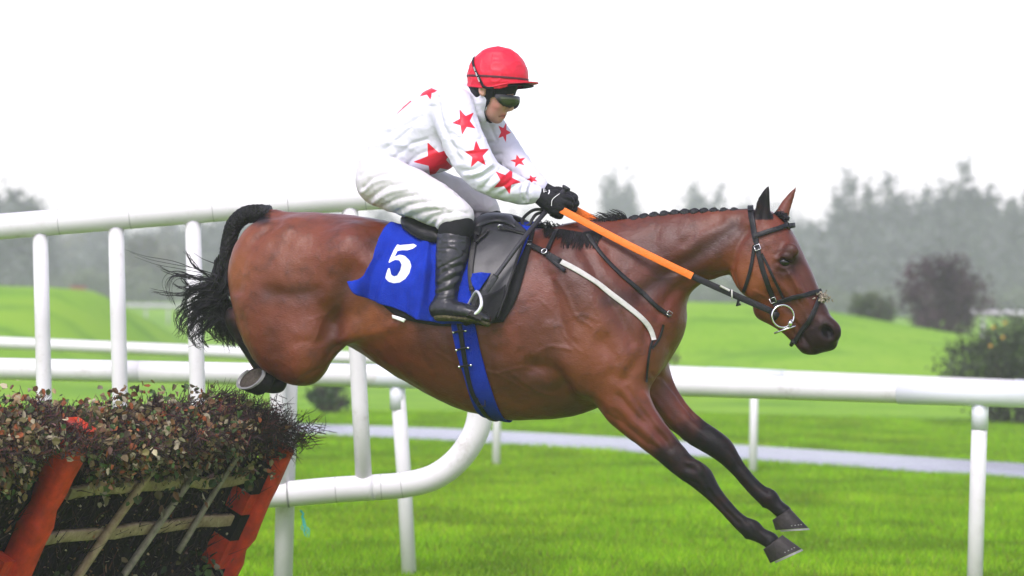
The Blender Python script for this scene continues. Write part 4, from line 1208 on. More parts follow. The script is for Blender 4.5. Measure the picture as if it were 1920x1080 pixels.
m = MB(); V, fs = tube(hw(np.array([hp(1466, 409, 0), hp(1473, 408, -2), hp(1480, 410, -3)])), [.012, .013, .006], 10); m.add(V, fs); m.build('plait', M_plait, horse)
# tail: plaited dock then a windblown switch
tl = catmull([(507, 402, 0, 17, 15), (485, 401, -1, 17, 15), (459, 404, -2, 16, 14), (438, 424, -2, 15, 13), (428, 458, -3, 13.5, 12), (422, 492, -4, 12, 11), (414, 520, -6, 12, 12), (412, 540, -8, 14, 13)], 14)
pts = hw(np.array([hp(*q[:3]) for q in tl])); k = np.arange(len(pts))
L_arc = np.r_[0, np.cumsum(np.linalg.norm(np.diff(pts, axis=0), axis=1))]
rad = tl[:, 3] / 480 * (1 + .035 * np.sin(L_arc * 380))
tail = MB(); tail.tube(pts, rad, 20); tail = tail.build('tail', M_plait, horse)
BASE[tail] = BASE[horse]
it = []
for lk in range(34):                                     # the switch: locks of hair streaming back beside the buttock
    u0 = 418 + rg.normal() * 5; v0 = 478 + 60 * rg.random(); y0 = -6 + rg.normal() * 8
    if lk < 20: e = (398 + rg.normal() * 16, 562 + rg.normal() * 22, -14 + rg.normal() * 16); e2 = (e[0] - 22 + rg.normal() * 16, e[1] + 22 + rg.normal() * 16, e[2] + rg.normal() * 10); e3 = (e2[0] + rg.normal() * 14, e2[1] + 24 + rg.normal() * 10, e2[2])
    else: e = (420 + rg.normal() * 8, 575 + rg.normal() * 12, -4 + rg.normal() * 10); e2 = (418 + rg.normal() * 12, 606 + rg.normal() * 12, rg.normal() * 10); e3 = (424 + rg.normal() * 14, 636 + rg.normal() * 10, rg.normal() * 8)
    mid = (u0 - 4 + rg.normal() * 7, (v0 + e[1]) / 2 + rg.normal() * 6, y0 + rg.normal() * 6)
    for k in range(20):
        j = lambda q, s: (q[0] + rg.normal() * s, q[1] + rg.normal() * s, q[2] + rg.normal() * s)
        n_ = rg.integers(0, 3)
        it.append([j((u0, v0, y0), 2), j(mid, 3), j(e, 3.2), j(e2, 3.6)] + ([j(e3, 5)] if n_ else []))
fl = [[(412, 520), (372, 522), (340, 516), (318, 512), (300, 502)], [(410, 515), (370, 508), (330, 497), (280, 487), (240, 474)], [(408, 528), (382, 512), (362, 496), (352, 480), (345, 470)],
      [(404, 545), (370, 548), (340, 553), (312, 552), (288, 546)], [(404, 540), (372, 536), (345, 540), (322, 533)], [(398, 585), (365, 590), (345, 605), (336, 622), (330, 630)],
      [(402, 590), (372, 604), (356, 622), (358, 635), (368, 648)], [(400, 595), (380, 620), (362, 632), (364, 646), (376, 650)], [(396, 575), (362, 578), (342, 594), (334, 612), (340, 622)],
      [(410, 600), (392, 618), (402, 632), (412, 638)], [(405, 560), (372, 560), (346, 576), (332, 604), (345, 626)], [(408, 530), (376, 524), (350, 518), (325, 521), (316, 540), (326, 572)],
      [(402, 552), (366, 544), (348, 530), (342, 520)], [(406, 600), (384, 612), (374, 632), (380, 642), (388, 648)]]
for ln in fl:
    for k in range(9 if ln is not fl[1] else 3):
        s = rg.normal() * 5; y = -8 + rg.normal() * 10
        it.append([(a + s * f + rg.normal() * 1.8, b + s * .8 * f + rg.normal() * 1.8, y + rg.normal() * 3 - 6 * f) for f, (a, b) in zip(np.linspace(.4, 1, len(ln)), ln)])
for k in range(60):                                     # fine flyaways
    a = rg.normal(175, 32); L = rg.uniform(26, 70); u0, v0 = 404 + rg.normal() * 10, 560 + rg.normal() * 26
    c, s = math.cos(R(a)), math.sin(R(a))
    it.append([(u0, v0, -8), (u0 + c * L * .5, v0 + s * L * .5 + rg.normal() * 6, -10 + rg.normal() * 6), (u0 + c * L, v0 + s * L + rg.uniform(-4, 22), -10 + rg.normal() * 10)])
strands2('tail_hair', it, .0024, .0005, tail)
it = []
T_t, N_t, B_t = frames(pts)
for k in range(420):                                     # hair drawn round the dock in a plait
    a0 = rg.random() * 6.283; i0 = rg.integers(0, len(pts) - 16); ln = rg.integers(9, 16); sg = 1 if rg.random() < .5 else -1
    idx = i0 + np.arange(ln); an = a0 + sg * .09 * np.arange(ln)
    q = pts[idx] + (N_t[idx] * np.cos(an)[:, None] + B_t[idx] * np.sin(an)[:, None]) * (rad[idx] * 1.0 + .0012)[:, None]
    if i0 < 8 and rg.random() < .5: continue
    it.append(('w', q))
strands2('dock_hair', it, .0022, .0012, tail)
it = []
for k in range(300):                                     # hair that hangs behind the buttock
    u0, v0 = 424 + rg.normal() * 6, 560 + 25 * rg.random()
    it.append([(u0, v0, -4 + rg.normal() * 9), (428 + rg.normal() * 7, 600 + rg.normal() * 8, rg.normal() * 9), (440 + rg.normal() * 8, 632 + rg.normal() * 10, rg.normal() * 8)])
strands2('tail_hair', it, .0024, .0008, tail)
# ================================================================== TACK
M_leather = mat('black_leather', (.0065, .0065, .008), .45, .28, bump=.25, bscale=90, noise=.3, nscale=20)
M_flap = mat('saddle_leather', (.020, .021, .025),   .42, .42, bump=.07, bscale=40, noise=.35, nscale=14)
M_pad = mat('black_pad', (.012, .012, .014), .75, .2, bump=.4, bscale=50)
M_steel = mat('steel', (.62, .62, .63), .22, .5, metal=1)
M_web = mat('grey_webbing', (.46, .45, .42), .6, .3, noise=.12, nscale=60, bump=.2, bscale=120)
M_orange_r = mat('orange_rein_rubber', (.80, .17, .018), .55, .3, bump=.35, bscale=160, noise=.08, nscale=40)
M_blue = mat('blue_cloth', (.004, .020, .27), .85, .12, col2=(.008, .036, .40), nscale=9, bump=.5, bscale=220)
def patch(name, top, right, bottom, left, off, thick, material, parent=None, nu=40, nv=40, wr=None, bulge=0.0, mirror=False, attrs=None, loc=None, smooths=4):
    """sheet laid on the horse inside four edges drawn on the side view (top and bottom run left to right, left and right run down)"""
    def par(line, n):
        l = catmull(line, 8) if len(line) > 2 else np.asarray(line, float)
        L = np.r_[0, np.cumsum(np.hypot(*np.diff(l, axis=0).T))]
        s = np.linspace(0, L[-1], n); return np.stack([np.interp(s, L, l[:, i]) for i in (0, 1)], 1)
    t, b, l, r = par(top, nu), par(bottom, nu), par(left, nv), par(right, nv)
    su = np.linspace(0, 1, nu)[:, None, None]; sv = np.linspace(0, 1, nv)[None, :, None]
    px = (1 - sv) * t[:, None] + sv * b[:, None] + (1 - su) * l[None] + su * r[None] \
        - ((1 - su) * (1 - sv) * t[0] + su * (1 - sv) * t[-1] + (1 - su) * sv * b[0] + su * sv * b[-1])
    p = np.empty((nu, nv, 3)); n = np.empty((nu, nv, 3))
    for i in range(nu):
        for j in range(nv): p[i, j], n[i, j] = hit(px[i, j, 0], px[i, j, 1])
    for _ in range(smooths):
        for A in (p, n):
            B = A.copy(); B[1:-1, 1:-1] = (A[:-2, 1:-1] + A[2:, 1:-1] + A[1:-1, :-2] + A[1:-1, 2:] + 4 * A[1:-1, 1:-1]) / 8
            B[1:-1, 0] = (A[:-2, 0] + A[2:, 0] + 2 * A[1:-1, 0]) / 4; B[1:-1, -1] = (A[:-2, -1] + A[2:, -1] + 2 * A[1:-1, -1]) / 4
            A[:] = B
    n /= np.linalg.norm(n, axis=2, keepdims=True)
    ed = np.minimum(np.minimum(su, 1 - su), np.minimum(sv, 1 - sv))[..., 0] * 2
    h = off + thick + bulge * (1 - (1 - np.clip(ed * 2.2, 0, 1)) ** 2)
    if wr is not None: h = h + wr(px[..., 0], px[..., 1])
    outer = (p + n * h[..., None]).reshape(-1, 3); inner = (p + n * (h - thick)[..., None] if bulge == 0 else p + n * off).reshape(-1, 3)
    ii = (np.arange(nu - 1)[:, None] * nv + np.arange(nv - 1)[None]).ravel()
    q = np.stack([ii, ii + 1, ii + nv + 1, ii + nv], 1)
    k = nu * nv
    rim = [i * nv for i in range(nu)] + [(nu - 1) * nv + j for j in range(1, nv)] + [i * nv + nv - 1 for i in range(nu - 2, -1, -1)] + [j for j in range(nv - 2, 0, -1)]
    rim = np.array(rim); rn = np.roll(rim, -1)
    fs = [q, q[:, ::-1] + k, np.stack([rim, rn, rn + k, rim + k], 1)]
    V = np.vstack([outer, inner]); F_ = np.concatenate(fs)
    pu, pv = np.tile(px[..., 0].ravel(), 2), np.tile(px[..., 1].ravel(), 2)
    A = {kk: f(pu, pv) for kk, f in (attrs or {}).items()}
    if mirror:
        Vm = mirror_w(V); F_ = np.concatenate([F_, F_[:, ::-1] + len(V)]); V = np.vstack([V, Vm])
        A = {kk: np.concatenate([a, np.full(len(a), 30.0)]) for kk, a in A.items()}
    return obj(name, V, [F_], material, parent, loc, attrs=A)
def strap(name, line, w, th, material, parent, off=.002, mirror=False, step=6):
    p, n = on_horse(line, off, step)
    m = MB(); V, fs = ribbon(p, n, w / 480 * 1.0, th); m.add(V, fs)
    if mirror:
        o1 = m.build(name, material, parent)
        m2 = MB(); Vm = mirror_w(V); m2.add(Vm, [np.asarray(f)[:, ::-1] for f in fs]); m2.build(name, material, parent)
        return o1
    return m.build(name, material, parent)
# saddle pad
padt = patch('saddle_pad', [(742, 434), (860, 434), (1003, 432)], [(1003, 432), (992, 480), (970, 556), (944, 604)], [(718, 570), (752, 596), (840, 612), (944, 604)], [(742, 434), (728, 500), (718, 570)],
             .003, .007, M_pad, None, 30, 24, None, 0, True, loc=P(850, 610, 11.8))
tag(padt, 'black quilted pad under the blue number cloth and saddle', 'saddle pad')
M_label = mat('white_label', (.78, .78, .76), .7, .2)
patch('label', [(738, 590), (762, 598)], [(762, 598), (758, 604)], [(739, 597), (758, 604)], [(738, 590), (739, 597)], .012, .002, M_label, padt, 6, 4)
# number cloth
FIVE = [(747, 465), (752, 468), (766, 466), (776, 465), (783, 469), (777, 474), (766, 477), (756, 477), (748, 478), (744, 489), (752, 486), (762, 488), (771, 494), (773.5, 503), (770, 515), (763, 525), (754, 531), (743, 533), (734, 531),
        (728.5, 525), (729.5, 517), (732, 508), (736, 507), (738, 513), (739, 519), (744, 522), (750, 520), (755, 512), (757, 503), (753, 496), (746, 494.5), (739, 496), (731, 497), (735, 487), (741, 474)]
def five_sd(u, v): return poly_sd(u, v, FIVE)
def cloth_wr(u, v):
    h = .004 * np.sin((u * .9 + v * .25) * .12 + np.sin(v * .05)) * sstep(430, 520, v)
    h = h + .010 * np.exp(-((u - 700 - (v - 470) * -.25) / 9) ** 2) * sstep(470, 530, v)
    h = h - .006 * np.exp(-((u - 722 - (v - 500) * -.35) / 8) ** 2) * sstep(440, 500, v)
    h = h + .006 * np.exp(-((u - 800 - (v - 520) * -.12) / 7) ** 2) + .004 * np.exp(-((u - 784 + (v - 520) * .22) / 6) ** 2) - .004 * np.exp(-((u - 812) / 6) ** 2)
    h = h + .016 * sstep(705, 676, u) * sstep(515, 535, v)
    q = np.stack([u.ravel() * .06, v.ravel() * .03, np.zeros(u.size)], 1)
    return np.maximum(h * 2.4 + (vnoise(q).reshape(u.shape) - .5) * .012, -.008) * sstep(850, 815, u) + .002
M_num = M_blue.copy(); M_num.name = 'blue_number_cloth'
mix_in(M_num, step_node(M_num, attr_node(M_num, 'five').outputs['Fac'], .5, -.5), (.80, .80, .78))
cloth = patch('number_cloth', [(733, 428), (800, 432), (900, 432), (1001, 428)], [(1001, 428), (985, 470), (950, 540), (905, 604)], [(671, 533), (684, 551), (700, 562), (733, 573), (771, 589), (804, 601), (860, 606), (905, 604)],
              [(733, 428), (716, 442), (705, 467), (698, 498), (688, 525), (671, 533)], .022, .003, M_num, None, 110, 70, cloth_wr, 0, True, {'five': five_sd}, loc=P(800, 600, 11.8), smooths=6)
tag(cloth, 'blue number cloth with a white number 5 lying under the saddle', 'number cloth')
hem = catmull([(733, 428), (716, 442), (705, 467), (698, 498), (688, 525), (671, 533)], 6)
# saddle
sad = thing('saddle', 'small black racing saddle under the jockey', 'saddle', P(860, 440, 12))
patch('saddle_flap', [(889, 437), (925, 422), (958, 427), (988, 450)], [(988, 450), (973, 490), (958, 530), (948, 562), (934, 598)], [(884, 600), (905, 608), (934, 598)], [(889, 437), (885, 470), (884, 520), (888, 560), (884, 600)],
      .032, .006, M_flap, sad, 30, 40, lambda u, v: .004 * np.sin(v * .05) + .008 * sstep(940, 985, u), 0, True)
patch('sweat_flap', [(900, 560), (925, 555), (950, 540)], [(950, 540), (945, 570), (928, 604)], [(884, 604), (905, 610), (928, 604)], [(900, 560), (892, 585), (884, 604)], .043, .003, M_pad, sad, 14, 14)
patch('cantle', [(753, 421), (800, 424), (840, 427)], [(840, 427), (838, 450), (834, 468)], [(756, 441), (774, 455), (800, 464), (834, 468)], [(753, 421), (750, 430), (756, 441)], .034, .010, M_leather, sad, 26, 16, None, .022, True)
patch('seat', [(800, 424), (850, 428), (900, 428)], [(900, 428), (905, 440), (904, 455)], [(806, 452), (850, 458), (904, 455)], [(800, 424), (802, 440), (806, 452)], .036, .008, M_leather, sad, 20, 12, None, .010, True)
patch('pommel', [(896, 430), (925, 418), (958, 424)], [(958, 424), (966, 434), (970, 446)], [(893, 446), (920, 436), (944, 436), (970, 446)], [(896, 430), (893, 438), (893, 446)], .041, .006, M_flap, sad, 18, 10, None, .010, True)
p, n = on_horse([(892, 452), (889, 480), (886, 520), (890, 548)], .045, 5)
m = MB(); V, fs = ribbon(p, n, .022, .003); m.add(V, fs); m.build('stirrup_leather', M_leather, sad)
p, n = on_horse([(768, 424), (757, 428), (757, 440), (774, 454), (800, 463), (832, 467)], .040, 4); m = MB(); m.tube(p, .005, 8); m.build('piping', M_leather, sad)
p, n = on_horse([(893, 470), (900, 463), (910, 456), (918, 447)], .045, 4); m = MB(); V, fs = ribbon(p, n, .016, .003); m.add(V, fs); m.build('keeper', M_leather, sad)
p, n = on_horse([(988, 452), (975, 485), (962, 520), (950, 556), (936, 598)], .041, 5); m = MB(); m.tube(p, .006, 8); m.build('piping', M_leather, sad)
p, n = on_horse([(938, 446), (960, 449), (988, 455)], .045, 4); m = MB(); V, fs = ribbon(p, n, .014, .003); m.add(V, fs); m.build('billet', M_leather, sad)
q, nn = hit(940, 446); m = MB(); ax = RIGHT * .009; ay = UP * .008
m.tube(np.array([q + nn * .050 + ax * a + ay * b for a, b in ((-1, -1), (1, -1), (1, 1), (-1, 1), (-1, -1))]), .0022, 6); m.build('buckle', M_steel, sad)
p, n = on_horse([(885, 440), (878, 480), (876, 530), (878, 566)], .026, 5)
# loose corner of blue cloth folded forward of the stirrup
bf = patch('cloth_fold', [(886, 520), (904, 522), (924, 519)], [(924, 519), (918, 530), (911, 540)], [(896, 551), (903, 548), (911, 540)], [(886, 520), (889, 536), (896, 551)], .054, .003, M_blue, cloth, 16, 14,
           lambda u, v: .012 * np.cos((u - 905) * .16) * sstep(545, 522, v))
# stirrups
M_alu = mat('stirrup_alloy', (.74, .75, .76), .3, .5, metal=.55)
M_rub = mat('black_rubber', (.018, .017, .016), .8, .2, bump=.5, bscale=80, noise=.5, nscale=30)
def stirrup(sd, du=0, dv=0):
    H = lambda u, v, y: hw(np.array([hp(u + du, v + dv, sd * y)]))[0]
    nb = [H(893, 546, 176), H(898, 550, 186), H(902, 560, 198), H(902.5, 572, 204), H(898, 582, 205), H(890, 590, 204)]
    fb = [H(893, 546, 176), H(889, 551, 168), H(884, 560, 158), H(878, 572, 150), H(872, 586, 147), H(866, 600, 146)]
    st = thing('stirrup', 'silver stirrup iron on the near boot of the jockey' if sd < 0 else 'stirrup iron on the far side, hidden behind the saddle', 'stirrup', H(880, 600, 175))
    m = MB(); c1 = catmull(nb, 6); c2 = catmull(fb, 6); m.tube(c1, np.linspace(.0052, .0075, len(c1)), 10); m.tube(c2, np.linspace(.0052, .006, len(c2)), 10)
    m.build('iron', M_alu, st)
    m = MB(); a, b = H(866, 603, 146), H(892, 592, 206); ax = (b - a) / 2; c = (a + b) / 2
    ay = H(894, 600, 176) - H(872, 590, 176); ay = ay / np.linalg.norm(ay) * .024; az = np.cross(ax, ay); az = az / np.linalg.norm(az) * .009
    m.box(c, ax * 1.06, ay, az); o = m.build('tread', M_rub, st, smooth=False)
    return st
stirrup(-1); 
# girth round the belly
gt = thing('girth', 'blue elastic girth with a black buckled strap round the belly', 'girth', P(905, 760, 12))
gl = [(867, 600), (878, 655), (891, 700), (903, 740), (911, 762)]
def loop_under(line, off, w, th, name, material):
    p, n = on_horse(line, off, 5)
    last = wh(p[-1:])[0]
    ys = np.linspace(last[2], -last[2], 15)[1:-1]
    pp, nn = [], []
    for y in ys:                                   # up from below to the belly
        c = hw(np.array([[last[0] + 6 * (1 - abs(y / last[2])), 420, y]]))[0]
        loc, nrm, _, _ = HBV.ray_cast(Vector(c), Vector(UP)); pp.append(np.array(loc) + np.array(nrm) * off); nn.append(np.array(nrm))
    pm = mirror_w(p)[::-1]; nm = wh(n + EYE + FWD * 12); nm = hw(nm * [1, 1, -1]) - EYE - FWD * 12; nm = nm[::-1]
    A = np.vstack([p, pp, pm]); B = np.vstack([n, nn, nm])
    for _ in range(3): A[1:-1] = (A[:-2] + 2 * A[1:-1] + A[2:]) / 4; B[1:-1] = (B[:-2] + 2 * B[1:-1] + B[2:]) / 4
    A = A + B * .002; B /= np.linalg.norm(B, axis=1, keepdims=True)
    m = MB(); V, fs = ribbon(A, B, w / 480, th); m.add(V, fs); return m.build(name, material, gt)
loop_under(gl, .003, 46, .005, 'webbing', M_blue)
loop_under([(863, 606), (870, 655), (878, 700), (889, 738), (906, 764)], .010, 9, .004, 'strap', M_leather)
for du in (-13, 13):                                # stitched ridges of the webbing
    p, n = on_horse([(u + du, v) for u, v in gl], .008, 5); m = MB(); m.tube(p, .0022, 6); m.build('ridge', M_blue, gt)
for (u, v, t_) in ((863, 621, 0), (868, 652, 1), (873, 683, 1)):
    p, n = on_horse([(u - 10, v + 2), (u, v), (u + 12, v - 2)], .016, 3); m = MB(); V, fs = ribbon(p, n, .008, .003); m.add(V, fs); m.build('cross_strap', M_leather, gt)
    for q, nn in ((p[0], n[0]), (p[-1], n[-1])):
        m = MB(); m.tube([q, q + nn * .004, q + nn * .007], [.0055, .0055, .002], 8); m.build('stud', M_steel, gt)
q, nn = hit(904, 748, .012); m = MB(); r1 = RIGHT * .014; u1 = UP * .016
m.tube(np.array([q + nn * .004 + r1 * a + u1 * b for a, b in ((-1, -1), (1, -1), (1, 1), (-1, 1), (-1, -1))]), .003, 6); m.build('buckle', M_leather, gt)
# breastplate
bp = thing('breastplate', 'pale grey webbing breastplate with dark leather ends across the shoulder', 'breastplate', P(1224, 640, 11.7))
strap('webbing', [(1050, 490), (1082, 507), (1116, 529), (1147, 552), (1180, 578), (1204, 599), (1219, 617), (1225, 638)], 10, .004, M_web, bp, .004, True)
strap('leather_end', [(987, 458), (1004, 466), (1022, 475), (1053, 492)], 11, .004, M_leather, bp, .007, True)
strap('loop', [(1028, 471), (1036, 453), (1045, 434)], 9, .003, M_leather, bp, .009, True)
strap('loose_end', [(1026, 480), (1042, 494), (1061, 509)], 7, .003, M_leather, bp, .008)
strap('chest_strap', [(1225, 632), (1218, 654), (1213, 690), (1211, 716)], 4.5, .003, M_leather, bp, .003)
strap('chest_strap', [(1243, 609), (1236, 634), (1222, 653)], 5, .003, M_leather, bp, .003)
def steel_ring(parent, u, v, r, rad, off=.012, name='ring'):
    q, nn = hit(u, v, off); a = np.cross(nn, UP); a /= np.linalg.norm(a); b = np.cross(a, nn)
    m = MB(); m.tube([q + (a * math.cos(t) + b * math.sin(t)) * r for t in np.linspace(0, 2 * math.pi, 25)], rad, 6, False); return m.build(name, M_steel, parent)
steel_ring(bp, 1023, 475, .011, .0022, .015)
def buckle(parent, u, v, w, h, ang, off=.014):
    q, nn = hit(u, v, off); c, s = math.cos(R(ang)), math.sin(R(ang)); a = RIGHT * c - UP * s; a = a - nn * a.dot(nn); a /= np.linalg.norm(a); b = np.cross(nn, a)
    m = MB(); m.tube(np.array([q + a * w * i + b * h * j for i, j in ((-1, -1), (1, -1), (1, 1), (-1, 1), (-1, -1))]), .0018, 6); return m.build('buckle', M_steel, parent)
buckle(bp, 991, 459, .012, .009, 20)
# running martingale neck strap
mg = thing('neck_strap', 'thin black leather strap round the base of the neck', 'strap', P(1250, 600, 11.7))
strap('leather', [(1101, 440), (1121, 469), (1141, 493), (1167, 518), (1183, 531), (1206, 550), (1232, 576), (1255, 592)], 8, .004, M_leather, mg, .003, True)
q = hw(np.array([hp(1253, 592, -34), hp(1256, 593, 0), hp(1253, 592, 34)])); m = MB(); m.tube(catmull(q, 6), .009, 8); m.build('yoke', M_leather, mg)
buckle(mg, 1252, 588, .010, .008, 30, .016)

# bridle
br = thing('bridle', 'black leather racing bridle with a silver bit ring on the head of the horse', 'bridle', P(1440, 600, 11.8))
strap('headpiece', [(1408, 396), (1410, 408), (1413, 424), (1416, 444), (1418, 452)], 11, .004, M_leather, br, .004, True, 4)
q = hw(np.array([hp(1408, 396, -26), hp(1407, 389, -14), hp(1407, 387, 0), hp(1407, 389, 14), hp(1408, 396, 26)])); c = catmull(q, 6)
m = MB(); V, fs = ribbon(c, (c - hw(np.array([hp(1410, 430, 0)]))[0]) , .023, .005); m.add(V, fs); m.build('headpiece', M_leather, br)
strap('cheekpiece', [(1417, 448), (1422, 472), (1430, 504), (1440, 535), (1449, 557), (1455, 574)], 9.5, .004, M_leather, br, .004, True, 4)
strap('browband', [(1413, 444), (1428, 439), (1443, 434), (1460, 429), (1474, 424), (1480, 422)], 9, .005, M_leather, br, .006, True, 4)
q = hw(np.array([hp(1478, 423, -24), hp(1487, 422, -10), hp(1489, 422, 0), hp(1487, 423, 10), hp(1478, 425, 24)])); c = catmull(q, 5)
m = MB(); V, fs = ribbon(c, c - hw(np.array([hp(1445, 428, 0)]))[0], .018, .005); m.add(V, fs); m.build('browband', M_leather, br)
strap('throatlash', [(1415, 460), (1408, 504), (1397, 541), (1388, 562)], 6.5, .003, M_leather, br, .004, True, 4)
strap('noseband', [(1455, 568), (1474, 562), (1490, 557), (1506, 554), (1524, 549), (1537, 546)], 8.5, .004, M_leather, br, .004, True, 4)
strap('noseband', [(1537, 553), (1522, 592), (1506, 617), (1491, 641)], 8.5, .004, M_leather, br, .006, True, 4)
strap('nose_strap', [(1428, 476), (1446, 512), (1460, 540), (1472, 562)], 5, .003, M_leather, br, .004, True, 4)
q = hw(np.array([hp(1487, 640, -20), hp(1484, 646, 0), hp(1487, 640, 20)])); m = MB(); m.tube(catmull(q, 5), .009, 8); m.build('chin_strap', M_leather, br)
for (u, v, w, h, a) in ((1421, 465, .010, .011, 70), (1450, 561, .010, .011, 70)): buckle(br, u, v, w, h, a)
M_fleece = mat('fleece', (.33, .29, .22), .95, .1, bump=1, bscale=120, noise=.2, nscale=60)
rgf = np.random.default_rng(3)
m = MB()
for k in range(260):
    y = rgf.uniform(-16, 16); b0 = hw(np.array([hp(1541 + rgf.normal() * 5, 557 + rgf.normal() * 4, y - 6)]))[0]
    d = rgf.normal(size=3); d /= np.linalg.norm(d); m.tube([b0, b0 + d * .005, b0 + d * .007 + rgf.normal(size=3) * .003], [.003, .003, .002], 4, False)
tag(m.build('fleece_pad', M_fleece, br), kind='stuff')
for sd in (-1, 1):                                    # loose ring snaffle
    c = hw(np.array([hp(1468, 593, sd * 38)]))[0]
    m = MB(); m.tube([c + RIGHT * .0425 * math.cos(t) + UP * .0425 * math.sin(t) + FWD * (.010 * math.cos(t)) for t in np.linspace(0, 2 * math.pi, 33)], .0042, 8, False); m.build('bit_ring', M_steel, br)
    m = MB(); m.tube(hw(np.array([hp(1450, 585, sd * 37), hp(1453, 590, sd * 40), hp(1450, 598, sd * 37)])), [.016, .020, .013], 10); m.build('leather_guard', M_leather, br)
    m = MB(); m.tube(hw(np.array([hp(1452, 625, sd * 40), hp(1474, 617, sd * 38), hp(1492, 611, sd * 34)])), .0038, 8); m.build('bit_bar', M_steel, br)
    m = MB(); m.tube(hw(np.array([hp(1482, 600, sd * 37), hp(1482, 606, sd * 40), hp(1482, 612, sd * 37)])), [.006, .011, .006], 10); m.build('bit_ball', M_steel, br)
# reins
rn = thing('rein', 'orange rubber covered reins running from the gloves to the bit', 'reins', P(1180, 480, 11.7))
def flat_strip(name, pts, w, th, material, parent, nrm=None):
    c = catmull(hw(np.array([hp(*q) for q in pts])), 8); T = np.gradient(c, axis=0); 
    n = np.tile(-FWD if nrm is None else nrm, (len(c), 1))
    m = MB(); V, fs = ribbon(c, n, w / 480, th); m.add(V, fs)
    return m.build(name, material, parent)
flat_strip('grip', [(1050, 392, -42), (1120, 429, -62), (1180, 460.5, -74), (1240, 490, -74), (1298, 518, -66)], 13.5, .006, M_orange_r, rn)
flat_strip('leather', [(1296, 517, -66), (1340, 537, -60), (1390, 559, -52), (1436, 579, -44), (1450, 586, -40)], 12, .004, M_leather, rn)
flat_strip('grip', [(1075, 391, 22), (1120, 416, 44), (1180, 452, 66), (1240, 489, 74), (1298, 518, 66)], 13.5, .006, M_orange_r, rn)
flat_strip('leather', [(1296, 517, 66), (1340, 537, 60), (1390, 559, 52), (1436, 579, 44), (1450, 586, 40)], 12, .004, M_leather, rn)
flat_strip('loop', [(1030, 394, -30), (1004, 393, -34), (988, 402, -38), (979, 414, -42), (983, 424, -44), (994, 421, -46)], 6, .003, M_leather, rn)
flat_strip('loop', [(1026, 397, -26), (1007, 401, -36), (998, 411, -42), (994, 420, -46), (988, 425, -48)], 6, .003, M_leather, rn)
c = hw(np.array([hp(1372, 552, -56)]))[0]
m = MB(); m.tube([c + UP * .016 * math.cos(t) + FWD * .012 * math.sin(t) for t in np.linspace(0, 6.2832, 17)], .0035, 6, False); m.build('stopper', M_web, rn)
flat_strip('rein_stop', [(1350, 536, -62), (1368, 545, -58)], 4, .007, M_web, rn)
m = MB(); m.tube(hw(np.array([hp(1386, 558, -52), hp(1382, 574, -50), hp(1388, 570, -51)])), .006, 6); m.build('keeper', M_leather, rn)
# ================================================================== JOCKEY
def star(cx, cy, r, rot, sx=1.0, sy=1.0, inner=.40):
    return [(cx + sx * (r if k % 2 == 0 else r * inner) * math.cos(R(rot - 90 + 36 * k)), cy + sy * (r if k % 2 == 0 else r * inner) * math.sin(R(rot - 90 + 36 * k))) for k in range(10)]
TORSO = HC([(716, 318, 0, 40, 54), (738, 297, 0, 48, 58), (780, 262, 0, 60, 64), (815, 234, 0, 62, 70), (848, 208, 0, 52, 70), (872, 194, 0, 36, 50), (890, 190, 0, 27, 34)])
ARM_N = HC([(848, 203, -56, 42, 36), (862, 248, -80, 40, 36), (888, 300, -92, 38, 35), (914, 331, -90, 33, 32), (950, 348, -74, 28.5, 27), (982, 360, -56, 23, 22), (1003, 363, -46, 16, 16)])
ARM_F = HC([(872, 208, 54, 38, 34), (918, 246, 76, 33, 31), (950, 286, 74, 29, 28), (985, 326, 46, 23, 22), (1012, 350, 28, 17, 17)])
PELVIS = HC([(722, 318, 0, 44, 60), (714, 338, 0, 40, 62)])
THIGH_N = HC([(720, 342, -40, 47, 44), (752, 354, -58, 47, 44), (795, 372, -84, 43, 41), (836, 394, -106, 37, 36), (854, 406, -116, 34, 33)])
THIGH_F = HC([(738, 338, 40, 44, 44), (800, 352, 70, 40, 40), (862, 372, 92, 35, 35), (900, 388, 104, 30, 30), (910, 396, 108, 27, 28)])
SHIN_N = HC([(856, 424, -121, 31, 30), (850, 450, -126, 31, 29), (847, 485, -134, 29.5, 28), (842, 520, -142, 25, 24), (838, 548, -150, 21, 21), (836, 564, -156, 20, 20)])
FOOT_N = HC([(822, 580, -158, 17, 19), (840, 580, -164, 17, 20), (870, 583, -174, 14, 21), (898, 591, -180, 10, 18), (914, 598, -182, 6, 13)])
SHIN_F = HC([(912, 408, 108, 27, 28), (900, 450, 128, 26, 26), (886, 520, 146, 21, 21), (878, 564, 156, 18, 19)])
FOOT_F = HC([(866, 580, 158, 15, 18), (900, 584, 172, 12, 20), (936, 594, 180, 7, 14)])
FACE = HC([(932, 168, 0, 32, 34), (931, 190, 0, 25, 29), (928, 208, 0, 20, 22), (927, 217, 0, 13, 15)])
CRAN = (hp(925, 150, 0), (43, 42, 38))
NECK = HC([(872, 200, 0, 25, 30), (896, 192, 0, 25, 28), (915, 180, 0, 27, 28)])
def fld(u0, u1, v0, v1, y, h=2.0):
    xs = [HM(u, 300, yy)[0] for u in (u0, u1) for yy in (-y, y)]
    return Field((min(xs) - 12, v0 - 560 - 12, -y), (max(xs) + 12, v1 - 560 + 12, y), h)
def face_bits(f, g=0.0):
    f.ell(CRAN[0], tuple(r + g for r in CRAN[1]), 10)
    f.chain(FACE, 8, 6, 2.0, g)
